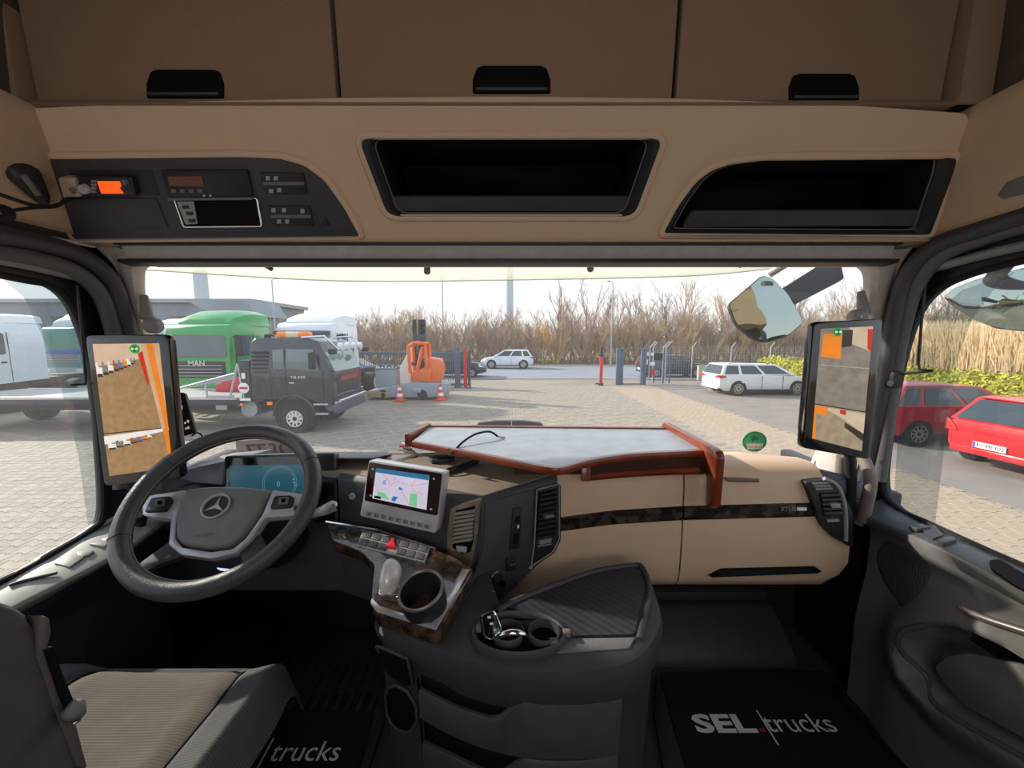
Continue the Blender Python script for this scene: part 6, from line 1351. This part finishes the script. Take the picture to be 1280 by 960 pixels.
for i, (px, py, lb) in enumerate(((500, 501, 'red and white traffic cone beside the forklift battery box'), (551, 500, 'red and white traffic cone below the orange forklift cab'))):
    g = G(px, py); t = thing('traffic_cone', lb, 'cone', (g.x, g.y, 0), 0, 'traffic cones by the forklift', local=True)
    B().box((0, 0, .025), (.42, .42, .05)).obj('base', CONO, t, bev=.01)
    zs = [.05, .2, .33, .46, .58, .75]; rs = [.17, .136, .106, .076, .05, .02]
    for k in range(5): B().lathe([(rs[k], zs[k]), (rs[k+1], zs[k+1])], (0, 0, 0), (0, 0, 1), 18).obj('band', CONO if k % 2 == 0 else CONW, t)
GB = M('gate_blue_grey', (84, 98, 118), .5)
t = thing('sliding_gate', 'blue-grey sliding gate with many vertical bars, rolled open to the left', 'gate', (-6.0, 21.4, 0), 0, None, local=True)
for z in (.14, 1.86): B().box((0, 0, z), (7.4, .12, .14)).obj('gate_beam', GB, t, bev=.01)
me = None
for i in range(61):
    if me is None: o = B().box((0, 0, 1.0), (.03, .03, 1.7)).obj('bar', GB, t); me = o.data
    else: o = bpy.data.objects.new('bar', me); COL.objects.link(o); o.parent = t
    o.location = (-3.6+.12*i, 0, 0)
for x in (-3.65, -1.2, 1.2, 3.65): B().box((x, 0, 1.0), (.1, .1, 1.8)).obj('gate_post', GB, t)
for x, w_, h, col, lb, y in ((-2.95, .3, 2.15, GB, 'wide blue-grey guide post at the end of the sliding gate', 21.2), (-2.5, .18, 2.1, M('post_red', (206, 30, 46), .45), 'red painted gate post at the end of the sliding gate', 21.0), (-2.25, .08, 2.0, M('post_dark', (50, 54, 62), .5), 'thin dark gate post right of the red one', 20.9)):
    t = thing('gate_post', lb, 'post', (x, y, 0), 0, None, local=True)
    B().box((0, 0, h/2), (w_, .14, h)).obj('shaft', col, t, bev=.015); B().box((0, 0, .02), (w_+.16, .3, .04)).obj('foot_plate', GB, t); B().box((0, 0, h+.01), (w_+.03, .17, .03)).obj('cap', GB, t)
t = thing('barrier_post', 'red post with dark top standing alone right of the gateway', 'post', (5.05, 22.2, 0), 0, None, local=True)
B().box((0, 0, .85), (.17, .14, 1.6)).obj('shaft', MATS['post_red'], t, bev=.02); B().box((0, 0, 1.9), (.16, .14, .55)).obj('upper_shaft', MATS['post_dark'], t, bev=.01); B().box((0, 0, .06), (.24, .24, .16)).obj('foot', MATS['post_dark'], t, bev=.02); B().box((-.22, 0, .1), (.2, .1, .08)).obj('lock_box', MATS['post_dark'], t)
t = thing('gate_portal', 'dark blue pedestrian gate portal frame right of the red post', 'gate', (6.75, 22.6, 0), 0, None, local=True)
for x, w_ in ((-.62, .26), (-.4, .1), (.72, .1), (.9, .14)): B().box((x, 0, 1.05), (w_, .16, 2.1)).obj('upright', GB, t, bev=.01)
B().box((.05, 0, 2.05), (1.4, .08, .06)).obj('lintel', GB, t); B().box((.05, 0, .04), (1.4, .08, .06)).obj('threshold', GB, t)
t = thing('turnstile_cage', 'dark blue turnstile cage with bent posts and notices', 'turnstile', (8.3, 23.2, 0), 0, None, local=True)
for k, (x, y) in enumerate(((-.6, -.3), (-.1, .2), (.5, -.3), (.9, .3))):
    B().tube([Vector((x, y, 0)), Vector((x, y, 2.15)), Vector((x+.35, y, 2.5))], .035, 6).obj('bent_post', STEEL if k else GB, t)
for i in range(14): B().box((.15, -.3, .25+.14*i), (1.3, .03, .03)).obj('rung', GB, t)
for x in (-.5, .0, .55, .9): B().box((x, -.32, 1.05), (.07, .05, 2.0)).obj('bar', GB, t)
for x, z, s1, s2, m_ in ((-.45, 1.75, .16, .2, WHITE), (-.15, 1.75, .16, .16, WHITE), (-.5, 1.3, .2, .3, WHITE), (-.12, 1.2, .24, .2, WHITE), (.2, 1.6, .5, .4, BUMP), (-.1, .7, .2, .4, RED)): B().box((x, -.36, z), (s1, .02, s2)).obj('notice', m_, t)
t = thing('bollard', 'short pale concrete bollard in front of the dark van', 'bollard', (12.0, 24.9, 0), 0, None, local=True)
B().box((0, 0, .45), (.38, .25, .9)).obj('shaft', CON, t, bev=.03); B().box((0, 0, .92), (.42, .29, .05)).obj('cap', CON, t, bev=.01)
# wire fence
t = thing('wire_fence', 'galvanised wire mesh fence with outward-bent post tops', 'fence', (17, 26.2, 0), 0, None, local=True)
for i in range(9): B().tube([Vector((-7.6+2.6*i, 0, 0)), Vector((-7.6+2.6*i, 0, 2.1)), Vector((-7.35+2.6*i, 0, 2.4))], .035, 6).obj('fence_post', STEEL, t)
b = B()
for j in range(12): b.box((2.8, 0, .1+.18*j), (20.8, .006, .008))
for i in range(130): b.box((-7.6+.16*i, 0, 1.1), (.007, .006, 2.1))
o = b.obj('wire_mesh', STEEL, t, sm=0); o['kind'] = 'stuff'
# lamp posts, masts
def lamp(x, y, h, lb, arm):
    t = thing('street_lamp', lb, 'street lamp', (x, y, 0), 0, None, local=True)
    B().cyl((0, 0, 0), (0, 0, h), .09, .05, 10).obj('pole', STEEL, t); B().tube([Vector((0, 0, h-.05)), Vector((arm*.5, 0, h+.08)), Vector((arm, 0, h+.1))], .035, 6).obj('arm', STEEL, t); B().box((arm*1.2, 0, h+.1), (abs(arm)*.8, .22, .1)).obj('lantern', M('lantern_grey', (120, 124, 130), .5), t, bev=.03)
lamp(9.85, 39.2, 8.1, 'tall grey street lamp at the far edge of the road', -.35); lamp(-23.6, 39.5, 8.4, 'thin street lamp left of the trees', .4)
MASTC = M('tower_pale_blue', (196, 210, 220), .7)
for x, y, r0, r1, h, lb in ((-1.0, 150, 1.7, 1.1, 80, 'pale tapered wind turbine tower above the trees'), (-93, 120, 2.0, 1.5, 60, 'pale chimney tower at the far left'), (-17.4, 100, .22, .14, 45, 'thin lattice mast left of the turbine tower')):
    t = thing('tower', lb, 'tower', (x, y, 0), 0, None, local=True); B().cyl((0, 0, 0), (0, 0, h), r0, r1, 20).obj('shaft', MASTC, t, sm=60); B().cyl((0, 0, 0), (0, 0, 1), r0*1.5, r0*1.4, 20).obj('plinth', CON, t)
    if r0 < 1:
        for k in range(5): B().box((0, 0, 18+1.2*k), (1.4-.2*k, .1, .1)).obj('crossarm', MASTC, t)
# buildings at the left
t = thing('warehouse', 'long low grey warehouse behind the trucks on the left', 'building', (-62, 62, 0), 0, None, local=True)
WALLG = M('warehouse_wall', (134, 144, 156), .8, var=.08, vs=.4)
B().box((0, 0, 3.8), (52, 14, 7.6)).obj('walls', WALLG, t); B().box((0, 0, 7.8), (53, 15, .5)).obj('roof_edge', M('roof_edge_grey', (164, 172, 182), .7), t)
for i in range(9): w_ = B().box((-22+5.5*i, -7.02, 5.2), (3.4, .1, 1.2)).obj('window', M('window_frame_grey', (110, 118, 128), .6), t); B().box((-22+5.5*i, -7.08, 5.2), (3.1, .06, 1.0)).obj('pane', CARGL, w_)
t = thing('station_canopy', 'grey sloping canopy roof on posts behind the green truck', 'canopy', (-31.2, 46, 0), 0, None, local=True)
B().prism([Vector((-4.2, -3, 6.9)), Vector((2.6, -3, 6.7)), Vector((3.6, -3, 5.0)), Vector((-.6, -3, 5.0))], (0, 6, 0)).obj('canopy_roof', M('canopy_grey', (150, 158, 164), .7, var=.1, vs=.3), t)
for x in (-.4, 3.2): B().cyl((x, 0, 0), (x, 0, 5.2), .12, n=10).obj('canopy_post', STEEL, t)
# lorry box beyond the hedge
t = thing('box_lorry', 'white lorry box with a green ring logo beyond the hedge', 'truck', (23.5, 22.5, 0), .0, None, local=True)
B().box((0, 0, 2.25), (7.5, 2.5, 2.4)).obj('box_body', M('lorry_white', (206, 214, 222), .4), t, bev=.04)
B().tube([Vector((-2.0+.55*math.cos(a), -1.27, 2.6+.28*math.sin(a))) for a in [2*math.pi*i/24 for i in range(24)]], .05, 6, True).obj('ring_logo', M('logo_green', (70, 130, 110), .5), t, sm=80)
B().box((0, 0, .85), (7.5, 2.2, .3)).obj('chassis', FRAME, t)
for x in (-2.4, 2.2): wheel(t, x, -1.2, .5, -1, 8, HUBW, .3, .58)
# ------------------------------------------------------------------ vegetation
def sticks(segs):
    vs, fs = [], []
    for a, b, r0, r1 in segs:
        d = (b-a).normalized(); u = d.orthogonal().normalized(); w_ = d.cross(u); k = len(vs)
        for p, r in ((a, r0), (b, r1)):
            for j in range(3): vs.append(p+(u*math.cos(j*2.094)+w_*math.sin(j*2.094))*r)
        for j in range(3): fs.append((k+j, k+(j+1) % 3, k+3+(j+1) % 3, k+3+j))
    return vs, fs
def shrub(seed, h, spread, stems, tall=False):
    rd = random.Random(seed); segs = []
    def grow(p, d, ln, r, lev):
        q = p+d*ln*.5; d2 = (d+Vector((rd.uniform(-.2, .2), rd.uniform(-.2, .2), rd.uniform(-.05, .15)))).normalized(); e = q+d2*ln*.5
        segs.append((p, q, r, r*.8)); segs.append((q, e, r*.8, r*.5))
        if lev == 0: return
        for k in range((6, 6, 5)[lev-1] if not tall else (5, 5, 7)[lev-1]):
            f = rd.uniform(.25, 1); s = p+(q-p)*(f*2) if f < .5 else q+(e-q)*(f*2-1)
            dd = (d+Vector((rd.uniform(-1, 1), rd.uniform(-1, 1), rd.uniform(-.1, .6)))*(.75 if not tall else .55)).normalized()
            grow(s, dd, ln*rd.uniform(.35, .6), r*.45, lev-1)
    for i in range(stems):
        a = rd.uniform(0, 6.28); d = Vector((math.cos(a)*spread, math.sin(a)*spread, 1)).normalized()
        grow(Vector((math.cos(a)*.25, math.sin(a)*.25, 0)), d, h*rd.uniform(.55, .78), .055 if not tall else .1, 3)
    return sticks(segs)
TW = [M('twig_%d' % i, c, 1, var=.15, vs=.5) for i, c in enumerate(((172, 150, 130), (160, 142, 124), (182, 154, 126), (172, 148, 136), (188, 164, 126)))]  # twig colours lightened to carry the distance haze
def mk_tree(seed, h, sp, st, mt, tall=False):
    vs, fs = shrub(seed, h, sp, st, tall); me = bpy.data.meshes.new('shrub'); me.from_pydata(vs, [], fs); me.materials.append(mt); return me
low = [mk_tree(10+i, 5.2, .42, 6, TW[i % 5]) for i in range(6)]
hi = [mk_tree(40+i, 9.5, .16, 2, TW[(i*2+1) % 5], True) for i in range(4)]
yel = mk_tree(99, 4.5, .5, 7, M('forsythia', (216, 178, 70), 1, var=.15, vs=.5))
rd = random.Random(5); k = 0
def treeobj(me, x, y, s, rz, lb, cat, group, nm):
    o = bpy.data.objects.new(nm, me); COL.objects.link(o); o.location = (x, y, 0); o.scale = (s, s, s*rd.uniform(.9, 1.1)); o.rotation_euler = (0, 0, rz); tag(o, lb, cat, group); return o
def lab(x, row):
    w_ = next(n for lim, n in ((-25, 'left of the thin street lamp'), (-14, 'behind the parked trucks'), (-7, 'behind the sliding gate'), (-3.2, 'behind the orange forklift'), (3, 'behind the white SUV'), (8, 'around the yellow shrub'), (12, 'behind the tall street lamp'), (20, 'behind the turnstile'), (32, 'behind the wire fence'), (99, 'far right behind the mirrors')) if x < lim)
    return 'bare brown shrub %s, %s row of the thicket' % (w_, ('front', 'second', 'third', 'back')[row])
for row, (y, step, sc) in enumerate(((41.3, 1.6, .72), (43.5, 1.6, .9), (46, 1.65, 1.02), (49, 1.7, 1.12))):
    x = -46+row*.7
    while x < 58:
        s = sc*rd.uniform(.8, 1.12)*(1.0 if x < 5 else 1.12)*(.8 if x < -22 else 1)
        treeobj(low[rd.randrange(6)], x+rd.uniform(-.6, .6), y+rd.uniform(-.9, .9), s, rd.uniform(0, 6.28), lab(x, row), 'shrub', 'bare shrubs beyond the road', 'bare_shrub')
        x += step*rd.uniform(.85, 1.15)
def lab2(x):
    w_ = next(n for lim, n in ((9, 'left of the tall street lamp'), (13, 'directly behind the tall street lamp'), (18, 'above the turnstile'), (24, 'above the dark van'), (31, 'above the white estate car'), (40, 'around the corner mirror'), (50, 'behind the passenger side screen'), (99, 'at the far right')) if x < lim)
    return 'tall bare tree rising above the thicket %s' % w_
x = 6
while x < 62:
    treeobj(hi[rd.randrange(4)], x, 50+rd.uniform(-2, 3), rd.uniform(.85, 1.15), rd.uniform(0, 6.28), lab2(x), 'tree', 'tall bare trees on the right', 'bare_tree'); x += rd.uniform(1.6, 2.6)
for x, y, s, lb in ((4.0, 42.5, .55, 'yellow flowering shrub in the thicket right of the tower'),): 
    o = treeobj(yel, 4.6, 42.4, .9, 0, lb, 'shrub', None, 'yellow_shrub')
# brushwood that fills the thicket, nobody could count it
segs = []
for i in range(15000):
    x = rd.uniform(-60, 70); y = rd.uniform(41, 52); z = abs(rd.gauss(0, 1.7)); a = rd.uniform(0, 6.28); ln = rd.uniform(.5, 1.5)
    d = Vector((math.cos(a)*.5, math.sin(a)*.5, rd.uniform(.3, 1))).normalized(); segs.append((Vector((x, y, z)), Vector((x, y, z))+d*ln, .022, .008))
vs, fs = sticks(segs); me = bpy.data.meshes.new('brushwood'); me.from_pydata(vs, [], fs); me.materials.append(M('brushwood', (176, 156, 132), 1, var=.25, vs=.4))
o = link('brushwood', me, None, sm=0); tag(o, 'tangled brown brushwood at the foot of the thicket', 'brushwood', kind='stuff')
# wooded bank behind the thicket
b = B(); b.grid(lambda u, v_: Vector((-110+220*u, 51+14*v_, (2.6 if u > .45 else 2.2)*sst(0, .6, v_)+.5*noise.noise(Vector((u*30, v_*3, 0))))), 90, 8)
struct(b.obj('wooded_bank', M('bank_brown', (166, 148, 128), 1, var=.25, vs=.5, bump=1, bs=3)), 'brown bank rising behind the thicket', 'bank')
# hedge bushes (yellow-green) along the car park edge
def leafy(seed, rx, ry, rz_, n, sz, mat):
    r_ = random.Random(seed); vs, fs = [], []
    for i in range(n):
        v_ = Vector((r_.gauss(0, 1), r_.gauss(0, 1), r_.gauss(0, 1))).normalized(); k_ = r_.uniform(.8, 1.03)
        p = Vector((v_.x*rx*k_, v_.y*ry*k_, max(.05, rz_+v_.z*rz_*k_)))
        u = v_.orthogonal().normalized(); w_ = v_.cross(u); a = r_.uniform(0, 6.28); e = (u*math.cos(a)+w_*math.sin(a)+v_*r_.uniform(.2, 1)).normalized(); q = e.cross(v_).normalized()
        s = sz*r_.uniform(.6, 1.3); j = len(vs); vs += [p, p+e*s*.5+q*s*.25, p+e*s, p+e*s*.5-q*s*.25]; fs.append((j, j+1, j+2, j+3))
    me = bpy.data.meshes.new('foliage'); me.from_pydata(vs, [], fs); me.materials.append(mat); return me
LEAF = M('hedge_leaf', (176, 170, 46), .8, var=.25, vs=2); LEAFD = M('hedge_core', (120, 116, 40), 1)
lm = [leafy(i, 1.1, 1.15, .82, 2600, .13, LEAF) for i in range(3)]
core = None
hs = [(14.9, 6.0+1.35*i) for i in range(13)]
for i, (x, y) in enumerate(hs):
    t = thing('hedge_bush', 'yellow-green clipped bush, %s from the camera in the hedge' % ('first second third fourth fifth sixth seventh eighth ninth tenth eleventh twelfth thirteenth'.split()[i]), 'bush', (x+rd.uniform(-.1, .1), y, 0), rd.uniform(0, 6.28), 'hedge bushes beside the car park', local=True)
    o = bpy.data.objects.new('foliage', lm[i % 3]); COL.objects.link(o); o.parent = t
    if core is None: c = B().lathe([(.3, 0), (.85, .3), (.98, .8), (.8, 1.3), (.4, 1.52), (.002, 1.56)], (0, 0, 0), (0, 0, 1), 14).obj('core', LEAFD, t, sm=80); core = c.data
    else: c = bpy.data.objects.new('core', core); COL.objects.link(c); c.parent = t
# dry reeds
segs = []
for i in range(9500):
    x = rd.uniform(16.2, 18.4); y = rd.uniform(5, 21); h = rd.uniform(2.3, 3.4); a = rd.uniform(0, 6.28); l = rd.uniform(0, .35)
    p = Vector((x, y, 0)); q = Vector((x+math.cos(a)*l*.5, y+math.sin(a)*l*.5, h*.7)); e = Vector((x+math.cos(a)*l*1.4, y+math.sin(a)*l*1.4, h))
    segs.append((p, q, .008, .008)); segs.append((q, e, .02, .006))
vs, fs = sticks(segs); me = bpy.data.meshes.new('reeds'); me.from_pydata(vs, [], fs); me.materials.append(M('reed_straw', (226, 204, 166), .9, var=.2, vs=1.5))
o = link('reeds', me, None, sm=0); tag(o, 'tall dry straw-coloured reeds behind the hedge', 'reeds', kind='stuff')
